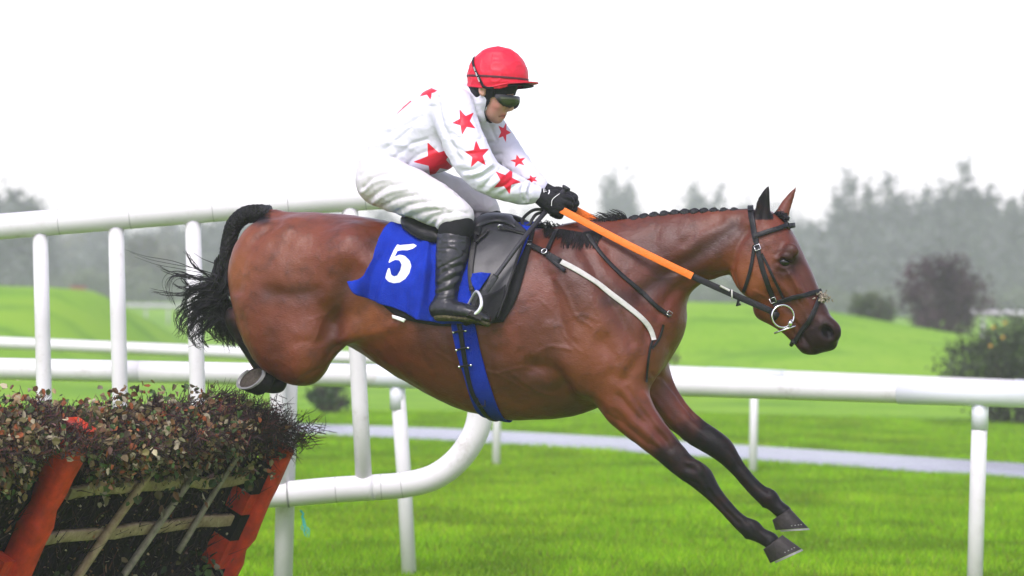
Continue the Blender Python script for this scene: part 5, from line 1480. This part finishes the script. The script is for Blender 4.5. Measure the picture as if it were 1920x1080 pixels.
# --- the body: one continuous figure under the clothes
f = fld(660, 1100, 85, 615, 215, 1.9)
face_bits(f)
f.chain(NECK, 10, 4)
for ch, g in ((TORSO, -9), (ARM_N, -9), (ARM_F, -9), (PELVIS, -6), (THIGH_N, -7), (THIGH_F, -7), (SHIN_N, -5), (SHIN_F, -5), (FOOT_N, -4), (FOOT_F, -4)):
    f.chain(ch, 10, 5, 2.0, g)
f.chain(HC([(1000, 363, -45, 9, 9), (1024, 376, -40, 13, 9), (1042, 384, -38, 12, 9)]), 8, 4)
f.chain(HC([(1010, 350, 29, 9, 9), (1038, 372, 26, 13, 9), (1056, 384, 22, 12, 9)]), 8, 4)
# nose, lips, chin, cheekbone, brow, ears
f.chain(HC([(952, 182, 0, 6, 6), (957, 196, 0, 5.5, 6), (959.5, 203.5, 0, 4.2, 5.5)]), 5, 4)
f.ell(hp(954, 206, -5), (5, 3.6, 4), 4); f.ell(hp(954, 206, 5), (5, 3.6, 4), 4)
f.ell(hp(945, 214.5, 0), (5.5, 3.0, 9.5), 3, rot=-20); f.ell(hp(942, 220, 0), (5.5, 3.4, 9), 3, rot=-15)
f.ell(hp(934, 224, 0), (8, 7.5, 10), 6)
for sd in (-1, 1):
    f.ell(hp(938, 196, sd * 20), (10, 8, 8), 8)
    f.ell(hp(904, 170, sd * 36), (7, 11, 6), 4, rot=-10)
    f.ell(hp(905, 170, sd * 41), (3, 6, 3), 3, op='c', rot=-10)
Mb, Fb_ = f.mesh(); Mb = smooth_mesh(Mb, Fb_, 2, .4)
ub, vb = near_px(Mb)
M_skin = mat('skin', (.50, .27, .20), .5, .4, col2=(.56, .31, .235), nscale=14, bump=.15, bscale=80)
M_skin.node_tree.nodes['Principled BSDF'].inputs['Subsurface Weight'].default_value = .12
M_skin.node_tree.nodes['Principled BSDF'].inputs['Subsurface Radius'].default_value = (.01, .004, .002)
mouth = 1 - sstep(.7, 2.2, poly_dist(ub, vb, [(936, 218.5), (941, 217.6), (948, 217.4)]))
lip = (1 - sstep(3, 7, np.hypot((ub - 944) * .8, vb - 217.5))) * .8
stub = .35 * (1 - sstep(8, 20, np.hypot(ub - 935, vb - 221)))
chk = .5 * np.exp(-((ub - 930) ** 2 + (vb - 198) ** 2) / 160)
mix_in(M_skin, attr_node(M_skin, 'stubble').outputs['Fac'], (.22, .13, .10))
mix_in(M_skin, attr_node(M_skin, 'flush').outputs['Fac'], (.52, .15, .13))
mix_in(M_skin, attr_node(M_skin, 'mouth').outputs['Fac'], (.10, .03, .03))
jockey = tag(obj('person', hw(Mb), Fb_, M_skin, None, P(840, 610, 11.7), attrs={'flush': np.maximum(lip, chk), 'stubble': np.maximum(stub, .45 * (1 - sstep(2, 6, np.hypot(ub - 953, vb - 209)))), 'mouth': mouth * .8}),
             'jockey in white silks with red stars and a red cap crouched over the saddle', 'person')
# --- silks
def folds(M_, fs, marks, amp, sc=.045, seed=0, stretch=(1, 1, 1)):
    M_ = sculpt(M_, fs, marks)
    N = vnormals(M_, fs)
    q = M_ * sc * np.asarray(stretch) + seed
    r = 1 - np.abs(2 * vnoise(q) - 1); r2 = 1 - np.abs(2 * vnoise(q * 2.1 + 5) - 1)
    M_ = M_ + N * ((r ** 2 - .4) * amp + (r2 ** 2 - .4) * amp * .4)[:, None]
    return smooth_mesh(M_, fs, 1, .35)
f = fld(672, 1030, 150, 392, 134, 1.8)
f.chain(TORSO, 6, 6, 2.0, 0)
f.ell(hp(822, 292, -6), (44, 30, 54), 22, rot=-30)             # cloth that hangs loose below the belly
f.chain(ARM_N, 9, 6); f.chain(ARM_F, 9, 6)
f.chain(HC([(876, 176, -20, 11, 12), (892, 206, -24, 11, 11), (903, 222, -10, 9, 10)]), 8, 4)   # collar
f.chain(HC([(880, 170, 22, 11, 12), (896, 196, 26, 11, 11), (908, 220, 12, 9, 10)]), 8, 4)
f.chain(NECK, 6, 4, 2.0, 4)
Mj, Fj = f.mesh(); Mj = smooth_mesh(Mj, Fj, 2, .4)
jm = [(-4, 5, [(820, 182), (826, 220), (842, 262), (862, 300)]), (3, 6, [(690, 276), (730, 268), (770, 276)]), (-3, 4, [(715, 285), (745, 262), (770, 240)]), (-3, 4, [(735, 300), (770, 272), (800, 262)]), (-3, 4, [(760, 312), (785, 290), (815, 280)]),
      (3, 5, [(700, 262), (730, 240), (760, 210)]), (-2.5, 4, [(705, 250), (740, 246), (790, 218)]), (-2.5, 4, [(750, 205), (790, 200), (815, 200)]),
      (-3, 4, [(868, 320), (890, 318), (910, 305)]), (-3.4, 4, [(880, 338), (905, 330), (928, 316)]), (3, 4, [(872, 328), (898, 324), (920, 310)]), (-3, 4, [(905, 352), (920, 335), (938, 318)]), (2.5, 4, [(915, 356), (932, 340), (946, 326)]),
      (-2.5, 4, [(845, 250), (870, 262), (900, 262)]), (-2.5, 4, [(850, 275), (880, 288), (915, 284)]), (-3, 3.5, [(985, 340), (978, 358), (982, 376)]), (2.4, 3, [(990, 342), (984, 360), (988, 378)]), (-2.4, 3, [(996, 346), (991, 362), (994, 378)]),
      (-2.6, 4, [(940, 366), (960, 352), (978, 340)]), (-2.4, 4, [(925, 358), (950, 345), (965, 332)]), (-3, 5, [(855, 182), (862, 200), (858, 228)]), (2.5, 5, [(835, 170), (842, 190), (838, 220)]),
      (-2, 3, [(888, 205), (896, 235), (905, 258)])]
Mj = folds(Mj, Fj, jm, 2.0, .034, 2, (1, 1.25, 1))
uj, vj = proj(hw(Mj))
dn_ = chain_d(Mj, ARM_N); df_ = chain_d(Mj, ARM_F); dt_ = chain_d(Mj, TORSO)
isN = (dn_ < dt_) & (Mj[:, 2] < 0); isF = (df_ < dt_) & (Mj[:, 2] > 0); isT = ~isN & ~isF
sd_ = np.full(len(Mj), 30.0)
S_ARM = [star(871, 228, 26, -24, .92, 1, .42), star(895, 290, 28, -6, .88, 1, .42), star(950, 339, 28, -48, 1, .95, .42)]
for pl in S_ARM: sd_ = np.where(isN, np.minimum(sd_, poly_sd(uj, vj, pl)), sd_)
S_TOR = [star(818, 301, 42, -22, 1.05, .88, .42), star(803, 170, 20, 20), star(700, 225, 17, 30)]
for pl in S_TOR: sd_ = np.where(isT & (Mj[:, 2] < 30), np.minimum(sd_, poly_sd(uj, vj, pl)), sd_)
sd_ = np.where(isT & (Mj[:, 2] < 60), np.minimum(sd_, poly_sd(uj, vj, [(740, 210), (768, 187), (772, 190), (744, 214)])), sd_)
for pl in (star(945, 248, 17, 20, .8, 1.2), star(972, 302, 16, 60, 1, .8), star(998, 336, 13, 50, 1, .7)): sd_ = np.where(isF, np.minimum(sd_, poly_sd(uj, vj, pl)), sd_)
M_silk = mat('white_silk', (.64, .63, .73), .45, .35, bump=.25, bscale=34)
mix_in(M_silk, step_node(M_silk, attr_node(M_silk, 'star').outputs['Fac'], .5, -.5), (.62, .012, .035))
obj('jersey', hw(Mj), Fj, M_silk, jockey, attrs={'star': sd_})
# --- breeches
f = fld(662, 950, 285, 460, 165, 2.0)
f.chain(PELVIS, 14, 5); f.chain(HC([(716, 318, 0, 42, 56), (738, 298, 0, 46, 58)]), 10, 4)
f.ell(hp(708, 338, -34), (38, 42, 36), 14); f.ell(hp(716, 336, 34), (36, 42, 36), 14)
f.chain(THIGH_N, 12, 6); f.chain(THIGH_F, 12, 6)
Mr, Fr = f.mesh(); Mr = smooth_mesh(Mr, Fr, 2, .4)
bm = [(-4, 4, [(682, 352), (700, 334), (728, 326), (752, 328)]), (3, 4, [(680, 360), (702, 342), (732, 336)]), (-3, 4, [(676, 330), (690, 318), (712, 312)]), (-3.2, 4, [(694, 372), (722, 352), (756, 344)]), (3, 4, [(700, 380), (730, 362), (764, 354)]),
      (-3, 4, [(718, 386), (748, 372), (780, 366)]), (-3, 4, [(742, 398), (770, 384), (806, 378)]), (-3, 4, [(770, 408), (800, 396), (832, 392)]), (2.6, 4, [(752, 402), (786, 390), (818, 386)]), (-3, 4, [(796, 420), (815, 405), (846, 398)]),
      (-3.5, 4, [(812, 428), (818, 412), (828, 398)]), (3, 4, [(820, 434), (826, 416), (836, 404)]), (-2.6, 4, [(826, 412), (850, 396), (876, 400)]), (-3, 4, [(756, 322), (780, 338), (812, 356)]), (2.5, 4, [(760, 332), (790, 350), (824, 370)]), (-2.6, 4, [(835, 425), (858, 418), (884, 424)])]
Mr = folds(Mr, Fr, bm, 2.0, .036, 7, (1.2, .9, 1))
M_breech = mat('white_breeches', (.60, .575, .60), .55, .3, bump=.3, bscale=40)
obj('breeches', hw(Mr), Fr, M_breech, jockey)
m = MB(); q = hw(np.array([hp(790, 326, -40), hp(815, 336, -34), hp(822, 340, -22)])); m.tube(catmull(q, 5), .003, 6); m.build('waistband', M_silk, jockey)
# --- boots
M_boot = mat('boot_leather', (.013, .0135, .017), .32, .5, bump=.2, bscale=60, noise=.3, nscale=12)
M_bsole = mat('muddy_sole', (.035, .032, .018), .9, .15, col2=(.10, .09, .045), nscale=50, bump=.8, bscale=60)
M_sock = mat('black_boot_top', (.010, .010, .012), .8, .2)
def boot(sd, SH, FT, du=0):
    f = fld(795, 950, 400, 612, 215, 1.8)
    f.chain(SH[1:] if sd < 0 else SH, 6, 6); f.chain(FT, 12, 6)
    B, Fx = f.mesh(); B = smooth_mesh(B, Fx, 1, .4)
    u, v = near_px(B)
    if sd < 0:
        B = B[:, :]
        mk = [(-1.36, 2.7, [(820, 520), (838, 508), (866, 496)]), (1.24, 2.7, [(820, 528), (840, 516), (864, 506)]), (-1.49, 2.7, [(818, 537), (836, 528), (860, 516)]), (1.24, 2.7, [(818, 545), (838, 536), (860, 526)]), (-1.49, 2.7, [(816, 552), (834, 546), (860, 538)]), (-1.24, 2.7, [(820, 505), (845, 492), (868, 480)]),
              (1.24, 2.7, [(820, 557), (838, 554), (858, 548)]), (-1.36, 2.3, [(822, 563), (842, 560), (862, 556)]), (-0.74, 1.3, [(818, 467), (840, 466), (862, 470), (874, 475)]), (-0.93, 1.8, [(868, 568), (876, 572), (884, 575)])]
        B = sculpt(B, Fx, mk); B = B + vnormals(B, Fx) * ((1 - np.abs(2 * vnoise(B * [.07, .12, .07]) - 1)) ** 2 * 1.3)[:, None]
    b = obj('boot', hw(B), Fx, M_boot, jockey)
    # sole
    f = fld(795, 955, 560, 622, 215, 1.8)
    S = [(FT[i][0], FT[i][1] + (14 if i < 3 else 9), FT[i][2], 8 if i < 2 else 5.5, FT[i][4] * .92) for i in range(len(FT))]
    f.chain(S, 4, 5)
    B, Fx = f.mesh(); s = obj('sole', hw(B), Fx, M_bsole, b); BASE[b] = BASE[jockey]
    f = fld(810, 960, 395, 460, 175, 1.8); q = SH[0]
    f.chain([(q[0] + 3, q[1] + 1, q[2], q[3] * .98, q[4] * .98), (q[0] - 3, q[1] + 12, q[2] - 3 * (1 if sd < 0 else -1), q[3] * 1.01, q[4] * 1.01)], 4, 4)
    B, Fx = f.mesh(); obj('boot_top', hw(B), Fx, M_sock, b)
boot(-1, SHIN_N, FOOT_N); boot(1, SHIN_F, FOOT_F)
# --- gloves, closed on the reins
M_glove = mat('black_glove', (.007, .007, .010), .7, .25, bump=.4, bscale=90)
def glove(near):
    f = fld(985, 1100, 335, 415, 80, 1.3); s = 1 if near else -1
    if near:
        f.chain(HC([(1002, 363, -46, 14.5, 13), (1014, 369, -44, 16, 12), (1030, 378, -42, 19, 11), (1044, 383, -41, 18, 10)]), 5, 5)
        kn = [(1059, 369, -40), (1057, 379, -42), (1051, 389, -43), (1043, 397, -43)]
        for i, (u, v, y) in enumerate(kn):
            r = (6.2, 6.4, 6.0, 5.3)[i]; L = (14, 14, 13, 10)[i]
            f.chain(HC([(u - 12, v - 1, y + 2, r + .8, r), (u, v, y, r + .4, r + .2), (u + L * .75, v + 5, y + 7, r, r), (u + L * .8, v + 9, y + 19, r * .95, r * .95), (u + 1, v + 9, y + 26, r * .9, r * .9), (u - 9, v + 5, y + 23, r * .8, r * .8)]), 2.2, 6)
        f.chain(HC([(1024, 366, -34, 8, 8), (1040, 361, -26, 7, 7), (1054, 366, -22, 6, 6), (1064, 373, -20, 5, 5)]), 3, 5)
    else:
        f.chain(HC([(1010, 350, 30, 15, 13), (1024, 360, 29, 16, 12), (1042, 371, 27, 18, 11), (1056, 378, 24, 17, 10)]), 5, 5)
        kn = [(1068, 364, 24), (1070, 374, 25), (1068, 384, 26), (1062, 392, 26)]
        for i, (u, v, y) in enumerate(kn):
            r = (6.0, 6.2, 5.8, 5.2)[i]; L = (12, 12, 11, 9)[i]
            f.chain(HC([(u - 12, v - 1, y - 2, r + .8, r), (u, v, y, r + .3, r), (u + L * .8, v + 5, y - 7, r, r), (u + L * .8, v + 9, y - 18, r * .95, r * .95), (u + 1, v + 9, y - 24, r * .9, r * .9), (u - 9, v + 6, y - 21, r * .8, r * .8)]), 2.2, 6)
        f.chain(HC([(1032, 358, 18, 7.5, 7.5), (1048, 356, 10, 6.5, 6.5), (1060, 361, 6, 5.5, 5.5), (1070, 369, 5, 4.8, 4.8)]), 3, 5)
    B, Fx = f.mesh(); B = smooth_mesh(B, Fx, 1, .3)
    g = obj('glove', hw(B), Fx, M_glove, jockey); BASE[g] = BASE[jockey]
    return g, BVHTree.FromPolygons([Vector(p) for p in hw(B)], [tuple(int(x) for x in q) for F_ in Fx for q in F_])
gn, gnb = glove(True); glove(False)
M_wp = mat('white_print', (.75, .75, .75), .6, .3)
def on_mesh(bvh, line, off, step=2.5):
    ln = resample(catmull(line, 6) if len(line) > 2 else np.asarray(line, float), step); P_, N_2 = [], []
    for u, v in ln:
        loc, n, i, d = bvh.ray_cast(Vector(EYE), Vector(ray(u, v)).normalized())
        if loc is None: continue
        P_.append(np.array(loc) + np.array(n) * off); N_2.append(np.array(n))
    return np.array(P_), np.array(N_2)
for nm, ln, w in (('piping', [(1034, 386), (1035, 376), (1040, 370), (1050, 363)], .0022), ('emblem', [(1019, 355), (1020, 361)], .003), ('emblem', [(1019, 355), (1026, 356)], .0025), ('emblem', [(1020, 358.5), (1025, 359)], .0022), ('cuff_tab', [(1029, 354), (1030, 360), (1028, 364)], .004)):
    p, n = on_mesh(gnb, ln, .0008)
    if len(p) > 1:
        m = MB(); V, fs = ribbon(p, n, w, .0008); m.add(V, fs); m.build(nm, M_wp, gn)
# --- helmet, liner, goggles
M_cap = mat('red_cap_silk', (.62, .008, .034), .5, .4, bump=.35, bscale=28)
M_band = mat('maroon_band', (.085, .02, .03), .6, .3)
M_blk = mat('black_liner', (.007, .007, .011), .7, .3, bump=.2, bscale=80)
HC0 = hp(933, 147, 0)
f = fld(868, 1000, 80, 175, 70, 1.6); f.ell(HC0, (57.5, 59, 50), 1)
B, Fx = f.mesh(); N = vnormals(B, Fx)
pl = np.abs(vnoise(B * .05) - .5)
B = B + N * ((1 - np.abs(2 * vnoise(B * [.05, .10, .05] + 3) - 1)) ** 3 * 1.6)[:, None]
u, v = near_px(B)
rimv = np.interp(u, [870, 880, 900, 915, 935, 955, 975, 995], [158, 161, 164, 166, 166, 161.5, 157, 153])
keepf = lambda Fx, ok: [q[ok[q].all(1)] for q in Fx]
def compact(V, Fx, extra=None):
    used = np.unique(np.concatenate([q.ravel() for q in Fx])); mp = np.full(len(V), -1); mp[used] = np.arange(len(used))
    return V[used], [mp[q] for q in Fx], used
Fk = keepf(Fx, v < rimv + .8)
# pull the lowest ring onto the rim line so that the edge is clean
V2, F2, us = compact(B, Fk)
helm = obj('helmet', hw(V2), F2, M_cap, jockey); BASE[helm] = BASE[jockey]
hbv = BVHTree.FromPolygons([Vector(p) for p in hw(B)], [tuple(int(x) for x in q) for F_ in Fx for q in F_])
ang = np.linspace(0, 2 * math.pi, 73)
rim = []
for a in ang:
    for it_ in range(1):
        uu = 933 + 57 * math.cos(a); vv = np.interp(uu, [870, 880, 900, 915, 935, 955, 975, 995], [158, 161, 164, 166, 166, 161.5, 157, 153])
        s = math.sqrt(max(.05, 1 - ((vv - 147) / 59) ** 2)); q = hp(933, vv, 0); rim.append((HC0[0] + 57.8 * s * math.cos(a), q[1], 50.3 * s * math.sin(a)))
m = MB(); m.tube(hw(np.array(rim)), .0042, 8, False); m.build('rim', M_cap, helm)
bnd = []
for a in ang:
    uu = 933 + 57 * math.cos(a); vv = 142 + (uu - 876) * .078; q = hp(933, vv, 0); s = math.sqrt(1 - ((vv - 147) / 59) ** 2); bnd.append((HC0[0] + 58 * s * math.cos(a), q[1], 50.6 * s * math.sin(a)))
bw_ = hw(np.array(bnd)); cc = bw_.mean(0)
m = MB(); V, fs = ribbon(bw_, bw_ - cc, .0085, .0022); m.add(V, fs[:1]); m.build('band', M_band, helm)
def peak(name, v0, tip, material, ext, thick, half):
    m = MB(); rows = []
    for a in np.linspace(-half, half, 25):
        e = ext * max(0, math.cos(a / half * math.pi / 2)) ** .55
        col = []
        for fr in np.linspace(0, 1, 7):
            x = HC0[0] + (55 + e * fr) * math.cos(a); y = (48 + e * fr * .8) * math.sin(a)
            vv = hp(933, v0 + (tip - v0) * fr + 3.5 * (abs(math.sin(a)) ** 2), 0)[1]
            col.append((x, vv, y))
        rows.append(col)
    top = hw(np.array(rows).reshape(-1, 3)); bot = top - UP * thick
    nu, nv = 25, 7; ii = (np.arange(nu - 1)[:, None] * nv + np.arange(nv - 1)[None]).ravel(); q = np.stack([ii, ii + nv, ii + nv + 1, ii + 1], 1)
    r_ = np.array([i * nv + nv - 1 for i in range(nu)]); k = nu * nv
    m.add(np.vstack([top, bot]), [q, q[:, ::-1] + k, np.stack([r_[:-1], r_[:-1] + k, r_[1:] + k, r_[1:]], 1)])
    return m.build(name, material, helm)
peak('peak', 153.5, 155.5, M_cap, 23, .004, 1.05)
peak('peak_shell', 157.5, 161, M_blk, 14, .004, 1.0)
m = MB(); m.tube(hw(np.array([hp(934, 88.5, 0), hp(934, 86.6, 0)])), [.009, .006], 10); m.build('button', M_cap, helm)
# seams of the cap
for a in (R(90), R(30), R(150)):
    q = [(HC0[0] + 57.9 * math.cos(t) * math.cos(a), HC0[1] - 59.4 * math.sin(t), -50.4 * math.cos(t) * math.sin(a)) for t in np.linspace(.2, 1.55, 14)]
    m = MB(); m.tube(hw(np.array(q)), .0011, 5); m.build('seam', M_cap, helm)
# liner: skull cap band and ear harness
f = fld(868, 990, 90, 240, 60, 1.5); face_bits(f, 3.6); f.ell(hp(896, 180, 0), (14, 24, 34), 14, rot=-35)
B, Fx = f.mesh(); u, v = near_px(B)
window = [(921, 184), (935, 179), (1000, 174), (1000, 250), (921, 250), (917, 226), (910, 212), (911, 203), (918, 194)]
earw = np.hypot((u - 904) / 6, (v - 169) / 9) > 1
ok = (poly_sd(u, v, window) > 0) & (v > 130) & earw & ~((u < 902) & (v > 219)) & ~((v - 163) > (u - 878) * 1.7 + 8) 
V2, F2, us = compact(B, keepf(Fx, ok)); 
lin = obj('helmet_liner', hw(V2), F2, M_blk, jockey)
# goggles
GP = [(923, 176), (937, 175.5), (960, 178), (980, 181), (980, 188), (966, 199.5), (955, 203), (943, 199.5), (932.5, 190)]
LP_ = [(938, 181), (955, 182.5), (971, 184.5), (972, 189), (962, 195), (953, 196.8), (945, 194.5), (940, 189)]
f = fld(905, 985, 160, 215, 55, 1.3); f.ell(hp(936, 187, 0), (39.5, 30, 37), 1)
B, Fx = f.mesh(); u, v = near_px(B); ok = (poly_sd(u, v, GP) < 0)
V2, F2, us = compact(B, keepf(Fx, ok))
M_gog = mat('goggle_lens', (.006, .006, .008), .35, .5)
lens_f = step_node(M_gog, attr_node(M_gog, 'lens').outputs['Fac'], .6, -.6)
mix_in(M_gog, lens_f, (.06, .07, .04))
N_, L_ = nodes(M_gog); mr = N_.new('ShaderNodeMapRange'); mr.inputs['To Min'].default_value = .35; mr.inputs['To Max'].default_value = .06; L_.new(lens_f, mr.inputs['Value']); L_.new(mr.outputs[0], N_['Principled BSDF'].inputs['Roughness'])
mm_ = N_.new('ShaderNodeMath'); mm_.operation = 'MULTIPLY'; mm_.inputs[1].default_value = .55; L_.new(lens_f, mm_.inputs[0]); L_.new(mm_.outputs[0], N_['Principled BSDF'].inputs['Metallic'])
gog = obj('goggles', hw(V2), F2, M_gog, jockey, attrs={'lens': poly_sd(u[us], v[us], LP_)}); BASE[gog] = BASE[jockey]
p, n = on_mesh(hbv, [(907, 162), (897, 142), (890, 126), (888, 114), (891, 106)], .003)
q0, n0 = on_mesh(hbv, [(924, 164), (916, 165), (907, 162)], .003)
p = np.vstack([q0[:-1], p]) if len(q0) else p; n = np.vstack([n0[:-1], n]) if len(q0) else n
p = np.vstack([hw(np.array([hp(925, 178, -37)])), p]); n = np.vstack([n[:1], n])
m = MB(); V, fs = ribbon(resample(p, .004), resample(n, 1)[0] * 0 + np.array([np.interp(np.linspace(0, 1, len(resample(p, .004))), np.linspace(0, 1, len(n)), n[:, i]) for i in range(3)]).T, .011, .0025); m.add(V, fs); m.build('strap', M_blk, gog)
Vm = mirror_w(V); m = MB(); m.add(Vm, [np.asarray(x)[:, ::-1] for x in fs]); m.build('strap', M_blk, gog)
p, n = on_mesh(hbv, [(900, 152), (894, 137), (889, 122)], .0062, 1.0)
m = MB()
for i in range(0, len(p) - 2, 2):
    if i % 10 == 8: continue
    a = p[i + 1] - p[i]; a /= np.linalg.norm(a); b = np.cross(n[i], a); m.box(p[i], a * .0011, b * .003, n[i] * .0003)
tag(m.build('print', M_wp, gog, smooth=False), kind='stuff')

# ================================================================== WHIP
wt = thing('whip', 'black whip held in the near glove with its knobbed handle up', 'whip', P(1022, 397, 11.85))
wl = hw(np.array([hp(1061, 354, -28), hp(1050, 367, -30), hp(1036, 382, -31), hp(1022, 398, -36)]))
M_whip = mat('whip_cover', (.020, .020, .026), .5, .4, bump=.4, bscale=110)
m = MB(); m.tube(catmull(wl, 5), .0105, 12); m.build('handle', M_whip, wt)
m = MB(); m.tube(hw(np.array([hp(1059, 356, -28), hp(1061.5, 352.5, -28), hp(1063, 350, -28)])), [.011, .0185, .016], 14); m.build('knob', M_whip, wt)
ws = catmull(hw(np.array([hp(1024, 396, -36), hp(1000, 424, -80), hp(978, 452, -128), hp(950, 490, -150), hp(925, 524, -168)])), 8)
m = MB(); m.tube(ws, np.linspace(.0095, .0080, len(ws)), 12); m.build('shaft', M_whip, wt)
wf = catmull(hw(np.array([hp(930, 517, -166), hp(918, 534, -174), hp(908, 548, -178)])), 5)
m = MB(); V, fs = ribbon(wf, np.tile(-FWD, (len(wf), 1)), .026, .006); m.add(V, fs); m.build('flap', M_whip, wt)
# ================================================================== MIST
def haze():
    lo = np.array([-640, -70, -1.2]); hi = np.array([640, 950, 14.0])
    m = MB(); c = (lo + hi) / 2; e = (hi - lo) / 2
    m.box(c, (e[0], 0, 0), (0, e[1], 0), (0, 0, e[2]))
    M = bpy.data.materials.new('mist'); M.use_nodes = True; N, L = nodes(M)
    N.remove(N['Principled BSDF'])
    v = N.new('ShaderNodeVolumePrincipled'); v.inputs['Color'].default_value = (.92, .93, .97, 1); v.inputs['Density'].default_value = HAZE
    v.inputs['Anisotropy'].default_value = 0.0
    L.new(v.outputs[0], N['Material Output'].inputs['Volume'])
    tag(m.build('haze', M, None, None, smooth=False), kind='stuff')
HAZE = .0016
haze()
